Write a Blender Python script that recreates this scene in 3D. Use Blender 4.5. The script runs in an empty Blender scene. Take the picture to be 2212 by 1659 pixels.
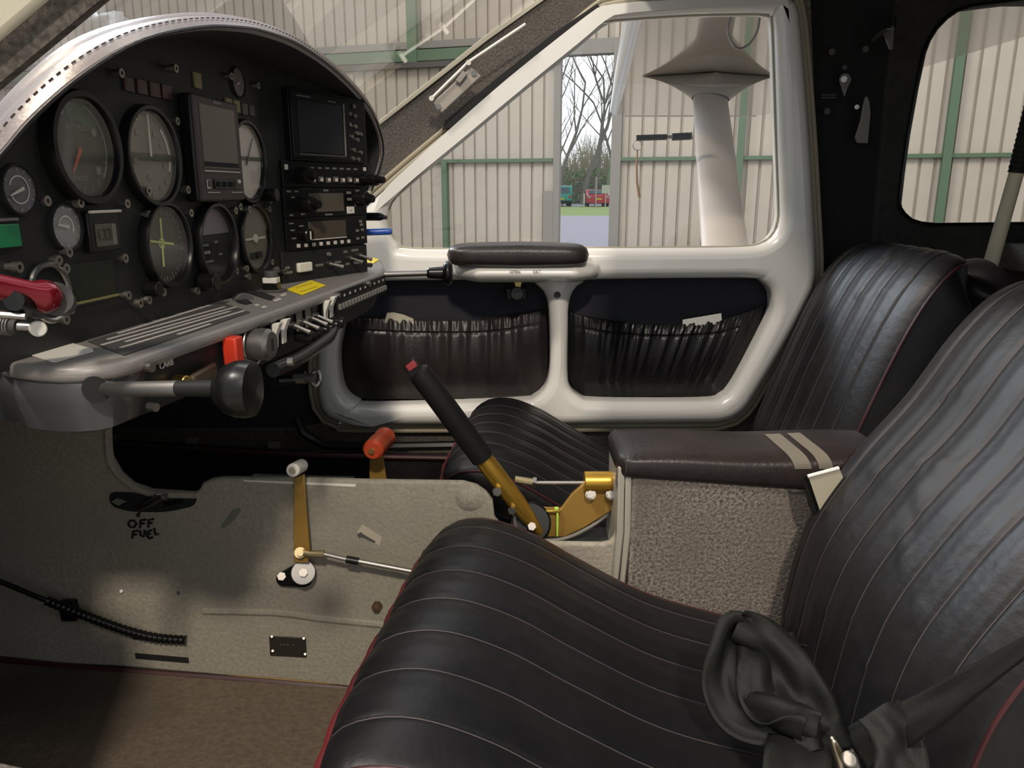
import bpy, math, random
from mathutils import Vector, Matrix
random.seed(7)
SC = bpy.context.scene
COL = SC.collection
V = Vector
# ---------------------------------------------------------------- camera
F, CX, CY = 1662.0, 1106.0, 829.5
PITCH = math.radians(14.16)
cp, sp = math.cos(PITCH), math.sin(PITCH)
cam_d = bpy.data.cameras.new('camera'); cam = bpy.data.objects.new('camera', cam_d); COL.objects.link(cam)
cam_d.sensor_width = 36.0; cam_d.lens = F / 2212.0 * 36.0; cam_d.clip_start = 0.02; cam_d.clip_end = 500
cam.location = (0, 0, 0); cam.rotation_euler = (math.pi / 2 - PITCH, 0, 0)
SC.camera = cam
# ---------------------------------------------------------------- view
SC.view_settings.view_transform = 'Standard'; SC.view_settings.look = 'None'
SC.view_settings.exposure = 0.15; SC.view_settings.gamma = 1; SC.view_settings.use_curve_mapping = False
SC.cycles.use_denoising = True
SC.cycles.max_bounces = 8; SC.cycles.transparent_max_bounces = 12
# ---------------------------------------------------------------- world: bright sky beyond the doors, dim hangar roof overhead, added bright fill behind
w = bpy.data.worlds.new('world'); SC.world = w; w.use_nodes = True
nt = w.node_tree; nt.nodes.clear()
out = nt.nodes.new('ShaderNodeOutputWorld'); bg = nt.nodes.new('ShaderNodeBackground')
tc = nt.nodes.new('ShaderNodeTexCoord'); sx = nt.nodes.new('ShaderNodeSeparateXYZ')
nt.links.new(tc.outputs['Generated'], sx.inputs[0])
r1 = nt.nodes.new('ShaderNodeMapRange'); r1.inputs[1].default_value = 0.45; r1.inputs[2].default_value = 0.75
nt.links.new(sx.outputs['Y'], r1.inputs[0])
# skylight strips overhead
wv = nt.nodes.new('ShaderNodeTexWave'); wv.inputs['Scale'].default_value = 1.1; wv.bands_direction = 'X'
nt.links.new(tc.outputs['Generated'], wv.inputs['Vector'])
rs = nt.nodes.new('ShaderNodeMapRange'); rs.inputs[1].default_value = 0.80; rs.inputs[2].default_value = 0.92; nt.links.new(wv.outputs['Fac'], rs.inputs[0])
rz = nt.nodes.new('ShaderNodeMapRange'); rz.inputs[1].default_value = 0.25; rz.inputs[2].default_value = 0.4; nt.links.new(sx.outputs['Z'], rz.inputs[0])
mu = nt.nodes.new('ShaderNodeMath'); mu.operation = 'MULTIPLY'; nt.links.new(rs.outputs[0], mu.inputs[0]); nt.links.new(rz.outputs[0], mu.inputs[1])
mh = nt.nodes.new('ShaderNodeMixRGB'); mh.inputs[1].default_value = (0.40, 0.40, 0.40, 1); mh.inputs[2].default_value = (2.6, 2.75, 3.0, 1)
nt.links.new(mu.outputs[0], mh.inputs[0])
mx = nt.nodes.new('ShaderNodeMixRGB'); mx.inputs[2].default_value = (2.5, 2.55, 2.65, 1)
r2 = nt.nodes.new('ShaderNodeMapRange'); r2.inputs[1].default_value = -0.15; r2.inputs[2].default_value = -0.7; nt.links.new(sx.outputs['Y'], r2.inputs[0])
m2 = nt.nodes.new('ShaderNodeMixRGB'); m2.inputs[2].default_value = (0.98, 1.03, 1.08, 1); nt.links.new(r2.outputs[0], m2.inputs[0]); nt.links.new(mh.outputs[0], m2.inputs[1])  # cool fill from behind, put in to brighten the far door
nt.links.new(r1.outputs[0], mx.inputs[0]); nt.links.new(m2.outputs[0], mx.inputs[1])
nt.links.new(mx.outputs[0], bg.inputs['Color']); bg.inputs['Strength'].default_value = 0.62
nt.links.new(bg.outputs[0], out.inputs['Surface'])

def area(name, loc, target, size, power, col):
    l = bpy.data.lights.new(name, 'AREA'); l.size = size; l.energy = power; l.color = col
    o = bpy.data.objects.new(name, l); COL.objects.link(o); o.location = loc
    o.rotation_euler = (V(target) - V(loc)).to_track_quat('-Z', 'Y').to_euler()
    return o
area('hangar_lamp_warm', (0.42, -3.56, 3.62), (-0.3, 1.0, -0.5), 0.35, 200, (1.0, 0.88, 0.74))
area('hangar_skylight', (-4.5, 7.5, 3.7), (0.5, 0.8, -0.2), 1.6, 360, (0.80, 0.90, 1.0))
area('hood_fill_left', (-2.5, -1.0, 4.5), (-0.4, 0.7, 0.1), 0.6, 210, (1.0, 0.90, 0.80))  # added fill to brighten the left end of the glareshield
area('hangar_lamp_front', (-5.0, 3.6, 5.5), (0, 1.0, 0), 0.8, 260, (1.0, 0.82, 0.64))
area('hangar_lamp_wall', (-2.0, 4.5, 6.5), (2.0, 11, 1.0), 2.5, 320, (1.0, 0.91, 0.80))
area('hangar_lamp_aft', (6.0, 3.6, 5.0), (3.0, 10, 0.0), 2.0, 180, (1.0, 0.91, 0.80))

# ---------------------------------------------------------------- pixel rays onto real planes
def ray(px, py):
    u = (px - CX) / F; v = (CY - py) / F
    return V((u, cp + v * sp, -sp + v * cp))
def PY(px, py, Y): d = ray(px, py); return d * (Y / d.y)
def PX(px, py, X): d = ray(px, py); return d * (X / d.x)
def PZ(px, py, Z): d = ray(px, py); return d * (Z / d.z)
def PP(px, py, p, n): d = ray(px, py); return d * (p.dot(n) / d.dot(n))

# ---------------------------------------------------------------- materials
MATS = {}
def mat(name, col, rough=0.5, metal=0.0, coat=0.0, speck=None, bump=None, spec=None, emit=None, sheen=0, trans=0, patch=None):
    if name in MATS: return MATS[name]
    m = bpy.data.materials.new(name); m.use_nodes = True; nt = m.node_tree; b = nt.nodes['Principled BSDF']
    b.inputs['Base Color'].default_value = (*col, 1); b.inputs['Roughness'].default_value = rough
    b.inputs['Metallic'].default_value = metal
    if coat: b.inputs['Coat Weight'].default_value = coat; b.inputs['Coat Roughness'].default_value = 0.06
    if spec is not None: b.inputs['Specular IOR Level'].default_value = spec
    if emit: b.inputs['Emission Color'].default_value = (*col, 1); b.inputs['Emission Strength'].default_value = emit
    if sheen: b.inputs['Sheen Weight'].default_value = sheen
    tcn = nt.nodes.new('ShaderNodeTexCoord')
    last = None
    if speck:
        c2, sc, lo, hi = speck
        n = nt.nodes.new('ShaderNodeTexNoise'); n.inputs['Scale'].default_value = sc; n.inputs['Detail'].default_value = 5; n.inputs['Roughness'].default_value = 0.7
        nt.links.new(tcn.outputs['Object'], n.inputs['Vector'])
        mr = nt.nodes.new('ShaderNodeMapRange'); mr.inputs[1].default_value = lo; mr.inputs[2].default_value = hi
        nt.links.new(n.outputs['Fac'], mr.inputs[0])
        mxr = nt.nodes.new('ShaderNodeMixRGB'); mxr.inputs[1].default_value = (*col, 1); mxr.inputs[2].default_value = (*c2, 1)
        nt.links.new(mr.outputs[0], mxr.inputs[0]); last = mxr.outputs[0]
    if patch:
        c3, sc, lo, hi = patch
        n = nt.nodes.new('ShaderNodeTexNoise'); n.inputs['Scale'].default_value = sc; n.inputs['Detail'].default_value = 3
        nt.links.new(tcn.outputs['Object'], n.inputs['Vector'])
        mr = nt.nodes.new('ShaderNodeMapRange'); mr.inputs[1].default_value = lo; mr.inputs[2].default_value = hi
        nt.links.new(n.outputs['Fac'], mr.inputs[0])
        mxr = nt.nodes.new('ShaderNodeMixRGB'); mxr.inputs[1].default_value = (*col, 1); mxr.inputs[2].default_value = (*c3, 1)
        if last: nt.links.new(last, mxr.inputs[1])
        nt.links.new(mr.outputs[0], mxr.inputs[0]); last = mxr.outputs[0]
    if last: nt.links.new(last, b.inputs['Base Color'])
    if bump:
        sc, st, dist = bump
        n = nt.nodes.new('ShaderNodeTexNoise'); n.inputs['Scale'].default_value = sc; n.inputs['Detail'].default_value = 6
        nt.links.new(tcn.outputs['Object'], n.inputs['Vector'])
        bp = nt.nodes.new('ShaderNodeBump'); bp.inputs['Strength'].default_value = st; bp.inputs['Distance'].default_value = dist
        nt.links.new(n.outputs['Fac'], bp.inputs['Height']); nt.links.new(bp.outputs[0], b.inputs['Normal'])
    MATS[name] = m; return m
def glass_mat(name, tint=(1, 1, 1), gloss=0.05, rough=0.02, power=5.0):
    m = bpy.data.materials.new(name); m.use_nodes = True; nt = m.node_tree; nt.nodes.clear()
    o = nt.nodes.new('ShaderNodeOutputMaterial'); t = nt.nodes.new('ShaderNodeBsdfTransparent'); g = nt.nodes.new('ShaderNodeBsdfGlossy')
    t.inputs[0].default_value = (*tint, 1); g.inputs['Roughness'].default_value = rough
    lw = nt.nodes.new('ShaderNodeLayerWeight'); lw.inputs['Blend'].default_value = 0.25
    ml = nt.nodes.new('ShaderNodeMath'); ml.operation = 'MULTIPLY_ADD'; ml.inputs[1].default_value = 0.7; ml.inputs[2].default_value = gloss
    nt.links.new(lw.outputs['Fresnel'], ml.inputs[0])
    ml.inputs[1].default_value = power * 0.12
    x = nt.nodes.new('ShaderNodeMixShader'); nt.links.new(ml.outputs[0], x.inputs[0]); nt.links.new(t.outputs[0], x.inputs[1]); nt.links.new(g.outputs[0], x.inputs[2])
    nt.links.new(x.outputs[0], o.inputs['Surface']); MATS[name] = m; return m

LEATHER = mat('black_leather', (0.009, 0.008, 0.009), 0.38, spec=0.3, speck=((0.022, 0.018, 0.019), 9, 0.45, 0.75), bump=(140, 0.22, 0.002))
LEATHER_S = mat('seat_leather', (0.0065, 0.0065, 0.0075), 0.46, speck=((0.014, 0.012, 0.013), 7, 0.45, 0.8), bump=(70, 0.25, 0.003), spec=0.34)
LEATHER_B = mat('worn_brown_black_leather', (0.017, 0.0135, 0.013), 0.36, spec=0.35, speck=((0.032, 0.024, 0.022), 8, 0.4, 0.75), bump=(180, 0.25, 0.002))
HOOD = mat('hood_leather', (0.105, 0.080, 0.072), 0.34, bump=(220, 0.25, 0.001))
HOODIN = mat('hood_lining', (0.008, 0.008, 0.008), 0.9)
PIPING = mat('maroon_piping', (0.045, 0.009, 0.011), 0.45)
PIPEF = mat('red_maroon_piping', (0.12, 0.010, 0.012), 0.45)
SEAM = mat('seam_thread_and_glint', (0.055, 0.042, 0.044), 0.6)  # stitching thread; on the seat pleats its pale tone paints seam highlights
PANEL = mat('panel_black', (0.010, 0.011, 0.010), 0.55, bump=(400, 0.1, 0.001))
BLACK = mat('black_plastic', (0.006, 0.006, 0.006), 0.30, spec=0.3)
BLACKM = mat('matte_black', (0.006, 0.006, 0.006), 0.85)
RUBBER = mat('rubber_grip', (0.008, 0.0075, 0.007), 0.6, spec=0.3)
BROWNUNIT = mat('brown_black_unit', (0.045, 0.031, 0.029), 0.5)
SCREEN = mat('lcd_screen_brown', (0.070, 0.055, 0.040), 0.25)
SCREEN_D = mat('lcd_screen_dark', (0.016, 0.017, 0.018), 0.22)
DIAL = mat('dial_face', (0.048, 0.040, 0.031), 0.5)
DIALG = mat('dial_face_light', (0.16, 0.14, 0.105), 0.5)
DIAL_REFL = mat('dial_hangar_reflection', (0.50, 0.44, 0.38), 0.45)  # pale tone stands in for the hangar reflected in the glass
DIALB = mat('dial_face_grey', (0.13, 0.125, 0.13), 0.3)
CREAM = mat('white_marking', (0.55, 0.50, 0.44), 0.5)
GREYMARK = mat('grey_marking', (0.16, 0.15, 0.13), 0.5)
GREENM = mat('green_marking', (0.05, 0.10, 0.045), 0.5)
YELM = mat('yellow_needle', (0.45, 0.50, 0.16), 0.5)
REDN = mat('red_needle', (0.42, 0.08, 0.055), 0.5)
CHROME = mat('bright_metal', (0.38, 0.35, 0.31), 0.42, metal=1)
STEEL = mat('steel', (0.30, 0.285, 0.265), 0.35, metal=1)
ALU = mat('brushed_aluminium', (0.30, 0.285, 0.27), 0.5, metal=1)
GOLD = mat('gold_anodised', (0.52, 0.30, 0.045), 0.32, metal=0.75)
GOLDM = mat('gold_anodised_matte', (0.36, 0.21, 0.045), 0.5, metal=0.45)
WHITEP = mat('white_plastic', (0.72, 0.68, 0.60), 0.4)
ORANGEP = mat('orange_red_plastic', (0.42, 0.055, 0.018), 0.35)
REDAN = mat('red_anodised', (0.22, 0.008, 0.018), 0.25, metal=0.5, coat=0.5)
REDP = mat('red_plastic', (0.6, 0.04, 0.015), 0.4)
YEL = mat('yellow_label', (0.85, 0.66, 0.01), 0.5)
GREYT = mat('tray_grey', (0.235, 0.215, 0.20), 0.42, speck=((0.20, 0.185, 0.17), 60, 0.3, 0.7))
GREYTD = mat('tray_dark_grey', (0.07, 0.066, 0.062), 0.5)
DOORW = mat('door_white', (0.70, 0.68, 0.63), 0.28, coat=0.6)
LINING = mat('door_lining_navy', (0.014, 0.014, 0.021), 0.75, bump=(200, 0.2, 0.001))
CARPB = mat('black_carpet', (0.010, 0.010, 0.010), 0.95, speck=((0.018, 0.017, 0.016), 60, 0.4, 0.7), bump=(150, 0.6, 0.004))
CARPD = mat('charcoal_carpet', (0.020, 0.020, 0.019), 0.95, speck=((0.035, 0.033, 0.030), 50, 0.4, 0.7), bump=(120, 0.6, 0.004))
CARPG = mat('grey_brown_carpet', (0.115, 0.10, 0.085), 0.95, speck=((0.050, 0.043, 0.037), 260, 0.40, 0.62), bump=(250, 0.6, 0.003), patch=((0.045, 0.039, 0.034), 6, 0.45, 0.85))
CARPS = mat('speckled_carpet', (0.24, 0.205, 0.175), 0.95, speck=((0.060, 0.048, 0.040), 240, 0.42, 0.60), bump=(240, 0.7, 0.003), patch=((0.12, 0.10, 0.085), 7, 0.4, 0.7))
CARPF = mat('floor_carpet', (0.17, 0.130, 0.088), 0.95, speck=((0.12, 0.090, 0.062), 120, 0.4, 0.65), bump=(120, 0.5, 0.004), patch=((0.075, 0.056, 0.040), 4.5, 0.45, 0.68))
TUN = mat('tunnel_felt', (0.33, 0.30, 0.235), 0.9, speck=((0.25, 0.225, 0.175), 170, 0.4, 0.65), bump=(170, 0.5, 0.003), patch=((0.24, 0.215, 0.175), 5, 0.42, 0.7))
WALLM = mat('hangar_sheet', (0.40, 0.36, 0.305), 0.6, speck=((0.37, 0.33, 0.28), 3, 0.4, 0.7))
WALLD = mat('hangar_door_sheet', (0.33, 0.285, 0.235), 0.6)
GREENS = mat('green_steel', (0.07, 0.125, 0.07), 0.55)
GREYS = mat('grey_steel', (0.20, 0.19, 0.17), 0.6)
DARKS = mat('dark_steel', (0.06, 0.055, 0.05), 0.7)
CONC = mat('hangar_concrete', (0.34, 0.32, 0.29), 0.7, speck=((0.28, 0.26, 0.24), 4, 0.4, 0.7))
ASPH = mat('asphalt', (0.55, 0.54, 0.60), 0.85, speck=((0.45, 0.44, 0.50), 3, 0.4, 0.7))
GRASS = mat('grass', (0.40, 0.52, 0.16), 0.9, speck=((0.30, 0.42, 0.10), 6, 0.4, 0.7))
BARK = mat('bark', (0.26, 0.24, 0.20), 0.9)
TWIG = mat('twigs', (0.55, 0.52, 0.38), 0.9)
IVY = mat('ivy_green', (0.25, 0.36, 0.16), 0.9)
WINGW = mat('wing_white', (0.42, 0.38, 0.34), 0.12, coat=1.0)
STRUTW = mat('strut_white', (0.50, 0.46, 0.42), 0.3, coat=0.4)
FAIR = mat('fairing_white', (0.50, 0.47, 0.40), 0.35)
REDCAR = mat('red_car_paint', (0.60, 0.02, 0.05), 0.25, coat=0.6)
TEAL = mat('teal_van_paint', (0.02, 0.36, 0.30), 0.3, coat=0.6)
CARGL = mat('car_glass', (0.10, 0.14, 0.17), 0.1)
BLUE = mat('blue_plastic', (0.02, 0.09, 0.42), 0.3)
GREENL = mat('green_lens', (0.01, 0.18, 0.07), 0.3)
YELD = mat('dim_yellow_lens', (0.24, 0.20, 0.07), 0.4)
GREYD = mat('dim_grey_lens', (0.045, 0.05, 0.045), 0.4)
REDD = mat('dim_red_lens', (0.05, 0.022, 0.02), 0.4)
BELT = mat('belt_webbing', (0.008, 0.0085, 0.007), 0.6, spec=0.2, bump=(300, 0.4, 0.001))
CLEARP = mat('edge_trim_grey', (0.32, 0.30, 0.25), 0.35)
TAN = mat('cream_pole', (0.52, 0.47, 0.34), 0.6, bump=(90, 0.5, 0.003))
PAPER = mat('paper', (0.70, 0.68, 0.62), 0.7)
CARD = mat('cream_card', (0.36, 0.33, 0.245), 0.7)
SEALC = mat('door_seal', (0.36, 0.33, 0.25), 0.5)
LIME = mat('lime_tie', (0.45, 0.62, 0.08), 0.5)
INK = mat('black_ink', (0.008, 0.008, 0.008), 0.7)
GLASS = glass_mat('window_glass', (0.95, 0.96, 0.97), 0.02, 0.01, 2.0)
GGLASS = glass_mat('gauge_glass', (1, 1, 1), 0.02, 0.05, 0.5)

# ---------------------------------------------------------------- mesh builder (world coordinates)
WM = {}
def catmull(pts, n, closed=False):
    pts = [V(p) for p in pts]; L = len(pts); segs = L if closed else L - 1
    lens = [(pts[(i + 1) % L] - pts[i]).length for i in range(segs)]; tot = sum(lens); o = []
    cnt = n if closed else n - 1
    for k in range(n):
        d = tot * k / cnt; i = 0
        while i < segs - 1 and d > lens[i]: d -= lens[i]; i += 1
        t = min(1, d / max(lens[i], 1e-9))
        g = (lambda j: pts[j % L]) if closed else (lambda j: pts[max(0, min(L - 1, j))])
        a, b, c, e = g(i - 1), g(i), g(i + 1), g(i + 2)
        o.append(0.5 * ((2 * b) + (c - a) * t + (2 * a - 5 * b + 4 * c - e) * t * t + (3 * b - a - 3 * c + e) * t ** 3))
    return o
class MB:
    def __init__(s, M=None): s.v = []; s.f = []; s.M = M
    def add(s, vs, fs, M=None):
        b = len(s.v); M = M or s.M
        s.v += [(M @ V(p)) if M else V(p) for p in vs]
        s.f += [tuple(i + b for i in f) for f in fs]; return s
    def box(s, c, d, R=None):
        x, y, z = d[0] / 2, d[1] / 2, d[2] / 2; c = V(c)
        vs = [V((i, j, k)) for i in (-x, x) for j in (-y, y) for k in (-z, z)]
        if R: vs = [R @ p for p in vs]
        return s.add([p + c for p in vs], [(0, 1, 3, 2), (4, 6, 7, 5), (0, 4, 5, 1), (2, 3, 7, 6), (0, 2, 6, 4), (1, 5, 7, 3)])
    def tube(s, pts, r, n=10, caps=True, flat=None, twist=None):
        pts = [V(p) for p in pts]; rs = r if isinstance(r, (list, tuple)) else [r] * len(pts)
        vs = []; up = None
        for i, p in enumerate(pts):
            t = (pts[min(i + 1, len(pts) - 1)] - pts[max(i - 1, 0)]).normalized()
            if up is None: up = t.orthogonal().normalized()
            up = (up - t * up.dot(t)).normalized(); sd = t.cross(up)
            for k in range(n):
                a = 2 * math.pi * k / n; vs.append(p + (up * math.cos(a) + sd * math.sin(a)) * rs[i])
        fs = [(i * n + k, i * n + (k + 1) % n, (i + 1) * n + (k + 1) % n, (i + 1) * n + k) for i in range(len(pts) - 1) for k in range(n)]
        if caps: fs += [tuple(range(n))[::-1], tuple((len(pts) - 1) * n + k for k in range(n))]
        return s.add(vs, fs)
    def cyl(s, a, b, r0, r1=None, n=20): return s.tube([a, b], [r0, r0 if r1 is None else r1], n)
    def ring(s, pts, r, n=8):
        pts = [V(p) for p in pts]; L = len(pts); vs = []; up = None
        for i, p in enumerate(pts):
            t = (pts[(i + 1) % L] - pts[i - 1]).normalized()
            if up is None: up = t.orthogonal().normalized()
            up = (up - t * up.dot(t)).normalized(); sd = t.cross(up)
            for k in range(n):
                a = 2 * math.pi * k / n; vs.append(p + (up * math.cos(a) + sd * math.sin(a)) * r)
        return s.add(vs, [(i * n + k, i * n + (k + 1) % n, ((i + 1) % L) * n + (k + 1) % n, ((i + 1) % L) * n + k) for i in range(L) for k in range(n)])
    def lathe(s, prof, M=None, n=28):
        vs = []; fs = []
        for r, h in prof:
            for k in range(n):
                a = 2 * math.pi * k / n; vs.append(V((r * math.cos(a), r * math.sin(a), h)))
        for i in range(len(prof) - 1):
            for k in range(n): fs.append((i * n + k, i * n + (k + 1) % n, (i + 1) * n + (k + 1) % n, (i + 1) * n + k))
        if prof[0][0] > 1e-6: pass
        if prof[-1][0] > 1e-6: pass
        if M and s.M: M = s.M @ M
        return s.add(vs, fs, M)
    def prism(s, outline, off):
        """outline: list of 3-D points; off: extrusion vector"""
        o = [V(p) for p in outline]; n = len(o); off = V(off)
        return s.add(o + [p + off for p in o], [tuple(range(n)), tuple(range(2 * n - 1, n - 1, -1))] + [(i, i + n, (i + 1) % n + n, (i + 1) % n) for i in range(n)])
    def grid(s, fn, nu, nv, cu=False):
        vs = [fn(i / (nu if cu else nu - 1), j / (nv - 1)) for i in range(nu) for j in range(nv)]
        R = nu if cu else nu - 1
        return s.add(vs, [(i * nv + j, ((i + 1) % nu) * nv + j, ((i + 1) % nu) * nv + j + 1, i * nv + j + 1) for i in range(R) for j in range(nv - 1)])
    def build(s, name, m, parent=None, smooth=True, bevel=0, label=None, cat=None, group=None, kind=None, subd=0, solid=0, ang=35, seg=2):
        if parent is not None: W = WM[parent.name]
        elif s.v:
            lo = [min(p[i] for p in s.v) for i in range(3)]; hi = [max(p[i] for p in s.v) for i in range(3)]
            W = Matrix.Translation(((lo[0] + hi[0]) / 2, (lo[1] + hi[1]) / 2, lo[2]))
        inv = W.inverted()
        me = bpy.data.meshes.new(name); me.from_pydata([inv @ p for p in s.v], [], s.f); me.update()
        if m: me.materials.append(m)
        return finish(me, name, parent, W, smooth, bevel, label, cat, group, kind, subd, solid, ang, seg)
def finish(me, name, parent, W, smooth=True, bevel=0, label=None, cat=None, group=None, kind=None, subd=0, solid=0, ang=35, seg=2):
    import bmesh
    bm = bmesh.new(); bm.from_mesh(me); bmesh.ops.recalc_face_normals(bm, faces=bm.faces); bm.to_mesh(me); bm.free()
    if smooth:
        me.polygons.foreach_set('use_smooth', [True] * len(me.polygons)); me.set_sharp_from_angle(angle=math.radians(ang))
    o = bpy.data.objects.new(name, me); COL.objects.link(o)
    if parent is not None: o.parent = parent
    else: o.matrix_world = W
    WM[o.name] = W
    if solid: q = o.modifiers.new('s', 'SOLIDIFY'); q.thickness = solid; q.offset = 0
    if bevel: q = o.modifiers.new('b', 'BEVEL'); q.width = bevel; q.segments = seg; q.limit_method = 'ANGLE'; q.angle_limit = math.radians(40)
    if subd: q = o.modifiers.new('u', 'SUBSURF'); q.levels = subd; q.render_levels = subd
    tag(o, label, cat, group, kind); return o
def tag(o, label=None, cat=None, group=None, kind=None):
    if label: o['label'] = label
    if cat: o['category'] = cat
    if group: o['group'] = group
    if kind: o['kind'] = kind
    return o
def thing(name, label, cat, M, group=None, kind=None):
    if not isinstance(M, Matrix): M = Matrix.Translation(V(M))
    o = bpy.data.objects.new(name, None); o.empty_display_size = 0.02; COL.objects.link(o); o.matrix_world = M; WM[o.name] = M
    return tag(o, label, cat, group, kind)
DG = None
def mesh_of(ob):
    COL.objects.link(ob); bpy.context.view_layer.update()
    dg = bpy.context.evaluated_depsgraph_get(); me = bpy.data.meshes.new_from_object(ob.evaluated_get(dg))
    d = ob.data; bpy.data.objects.remove(ob)
    return me
def text(body, size, M, m, name, parent, depth=0.0003, align='CENTER', **kw):
    cu = bpy.data.curves.new('t', 'FONT'); cu.body = body; cu.size = size; cu.extrude = depth; cu.align_x = align; cu.align_y = 'CENTER'
    ob = bpy.data.objects.new('t', cu); me = mesh_of(ob)
    W = WM[parent.name] if parent else M
    T = W.inverted() @ M; me.transform(T); me.materials.clear(); me.materials.append(m)
    me.name = name
    return finish(me, name, parent, W, smooth=False, **kw)
def plate(outer, holes, M, thick, rnd, m, name, parent=None, res=4, **kw):
    """2-D outline with holes in frame M (x,y), extruded along z with rounded rims"""
    cu = bpy.data.curves.new('c', 'CURVE'); cu.dimensions = '2D'; cu.fill_mode = 'BOTH'; cu.extrude = max(thick / 2 - rnd, 0.0001)
    cu.bevel_depth = rnd; cu.bevel_resolution = res; cu.offset = -rnd
    for pts in [outer] + holes:
        sp_ = cu.splines.new('POLY'); sp_.points.add(len(pts) - 1); sp_.use_cyclic_u = True
        for i, p in enumerate(pts): sp_.points[i].co = (p[0], p[1], 0, 1)
    ob = bpy.data.objects.new('c', cu); me = mesh_of(ob)
    if parent: W = WM[parent.name]
    else: W = Matrix.Translation(M.translation)
    me.transform(W.inverted() @ M); me.materials.clear(); me.materials.append(m); me.name = name
    return finish(me, name, parent, W, ang=50, **kw)
def rounded(pts, rs, n=6):
    """round the corners of a 2-D polygon; rs one radius or list"""
    o = []; L = len(pts)
    if not isinstance(rs, (list, tuple)): rs = [rs] * L
    for i in range(L):
        p, a, b = V(pts[i][:2]), V(pts[i - 1][:2]), V(pts[(i + 1) % L][:2]); r = rs[i]
        if r <= 0: o.append(p); continue
        da, db = (a - p), (b - p); la, lb = da.length, db.length
        r = min(r, la * 0.49, lb * 0.49); s0 = p + da / la * r; s1 = p + db / lb * r
        for k in range(n + 1):
            t = k / n; o.append((1 - t) ** 2 * s0 + 2 * t * (1 - t) * p + t * t * s1)
    return o
def frameY(Y):  # frame of a vertical plane facing the camera side: x right, y up, z toward -Y
    return Matrix(((1, 0, 0, 0), (0, 0, -1, Y), (0, 1, 0, 0), (0, 0, 0, 1)))
def pxY(pts, Y): return [(lambda p: V((p.x, p.z)))(PY(a, b, Y)) for a, b in pts]
def MT(M, x, y, z=0): return M @ Matrix.Translation((x, y, z))

# ================================================================ HANGAR
TW = math.radians(17); WD = 11.0; ZF = -1.30
we = V((math.cos(TW), -math.sin(TW), 0)); wn = V((-math.sin(TW), -math.cos(TW), 0)); w0 = V((0, WD, 0))
WF = Matrix(((we.x, 0, wn.x, 0), (we.y, 0, wn.y, WD), (we.z, 1, wn.z, 0), (0, 0, 0, 1)))   # x along, y up, z toward the camera
def wl(px, py): p = PP(px, py, w0, wn) - w0; return V((p.dot(we), p.z))
def sheet(s0, s1, z0, z1, zoff=0.0, per=0.165):
    prof = [(0, 0), (0.105, 0), (0.113, -0.034), (0.135, -0.034), (0.143, 0), (0.165, 0)]
    mb = MB(WF); xs = []; k = math.floor(s0 / per)
    while k * per < s1:
        for a, d in prof[:-1]:
            x = k * per + a * per / 0.165
            if s0 <= x <= s1: xs.append((x, d + zoff))
        k += 1
    xs = [(s0, zoff)] + xs + [(s1, zoff)]
    vs = [V((x, z, d)) for x, d in xs for z in (z0, z1)]
    return mb.add(vs, [(2 * i, 2 * i + 1, 2 * i + 3, 2 * i + 2) for i in range(len(xs) - 1)])
gl, gr, gt = wl(1213, 300).x, wl(1322, 300).x, wl(1270, 118).y
bz0, bz1 = wl(800, 141).y, wl(800, 103).y
mb = sheet(-12, gl, ZF, bz0); q = sheet(gr, 12, ZF, 5.5); mb.v, mb.f = mb.v + [], mb.f
b = len(mb.v); mb.v += q.v; mb.f += [tuple(i + b for i in f) for f in q.f]
q = sheet(-12, gl, bz0, 5.5, -0.12); b = len(mb.v); mb.v += q.v; mb.f += [tuple(i + b for i in f) for f in q.f]
q = sheet(gl, gr, gt, 5.5, -0.12); b = len(mb.v); mb.v += q.v; mb.f += [tuple(i + b for i in f) for f in q.f]
mb.build('wall_back', WALLM, smooth=False, kind='structure', label='cream corrugated hangar wall seen through the windows and windscreen')
MB().add([(-14, -8, ZF), (14, -8, ZF), (14, 8.0, ZF), (-14, 16, ZF)], [(0, 1, 2, 3)]).build('floor', CONC, kind='structure', label='grey concrete hangar floor under the aircraft', smooth=False)
def steel(name, px0, py0, px1, py1, wd, m, z=0.05, lab=None):
    a, b = wl(px0, py0), wl(px1, py1); mb = MB(WF)
    if abs(px0 - px1) < abs(py0 - py1): mb.box(((a.x + b.x) / 2, (a.y + b.y) / 2, z), (wd, abs(a.y - b.y), 0.09))
    else: mb.box(((a.x + b.x) / 2, (a.y + b.y) / 2, z), (abs(a.x - b.x), wd, 0.09))
    return mb.build(name, m, smooth=False, kind='structure', label=lab)
zg = wl(1000, 348).y
def girt(x0, x1, n, lab):
    MB(WF).box(((x0 + x1) / 2, zg, 0.04), (x1 - x0, 0.045, 0.07)).build('trim_%d' % n, GREENS, smooth=False, kind='structure', label=lab)
girt(-12, gl - 0.1, 1, 'green steel girt on the hangar wall left of the open gap')
girt(gr + 0.1, 12, 2, 'green steel girt on the hangar wall right of the open gap')
steel('trim_3', 970, 349, 970, 900, 0.075, GREENS, 0.06, 'green steel post left of the open hangar gap')
steel('trim_4', 1598, -300, 1598, 900, 0.085, GREENS, 0.06, 'green steel post behind the wing strut')
steel('trim_5', 2042, -300, 2042, 900, 0.095, GREENS, 0.06, 'green steel post seen through the rear side window')
steel('trim_6', 892, -400, 892, 141, 0.14, GREENS, 0.10, 'thick green steel post standing above the beam end')
MB(WF).box((-6 + wl(1210, 300).x / 2, (bz0 + bz1) / 2 - 0.04, 0.05), (12 + wl(1210, 300).x, abs(bz1 - bz0) * 0.62, 0.16)).build('trim_7', GREENS, smooth=False, kind='structure', label='green horizontal steel beam high on the hangar wall')
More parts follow.
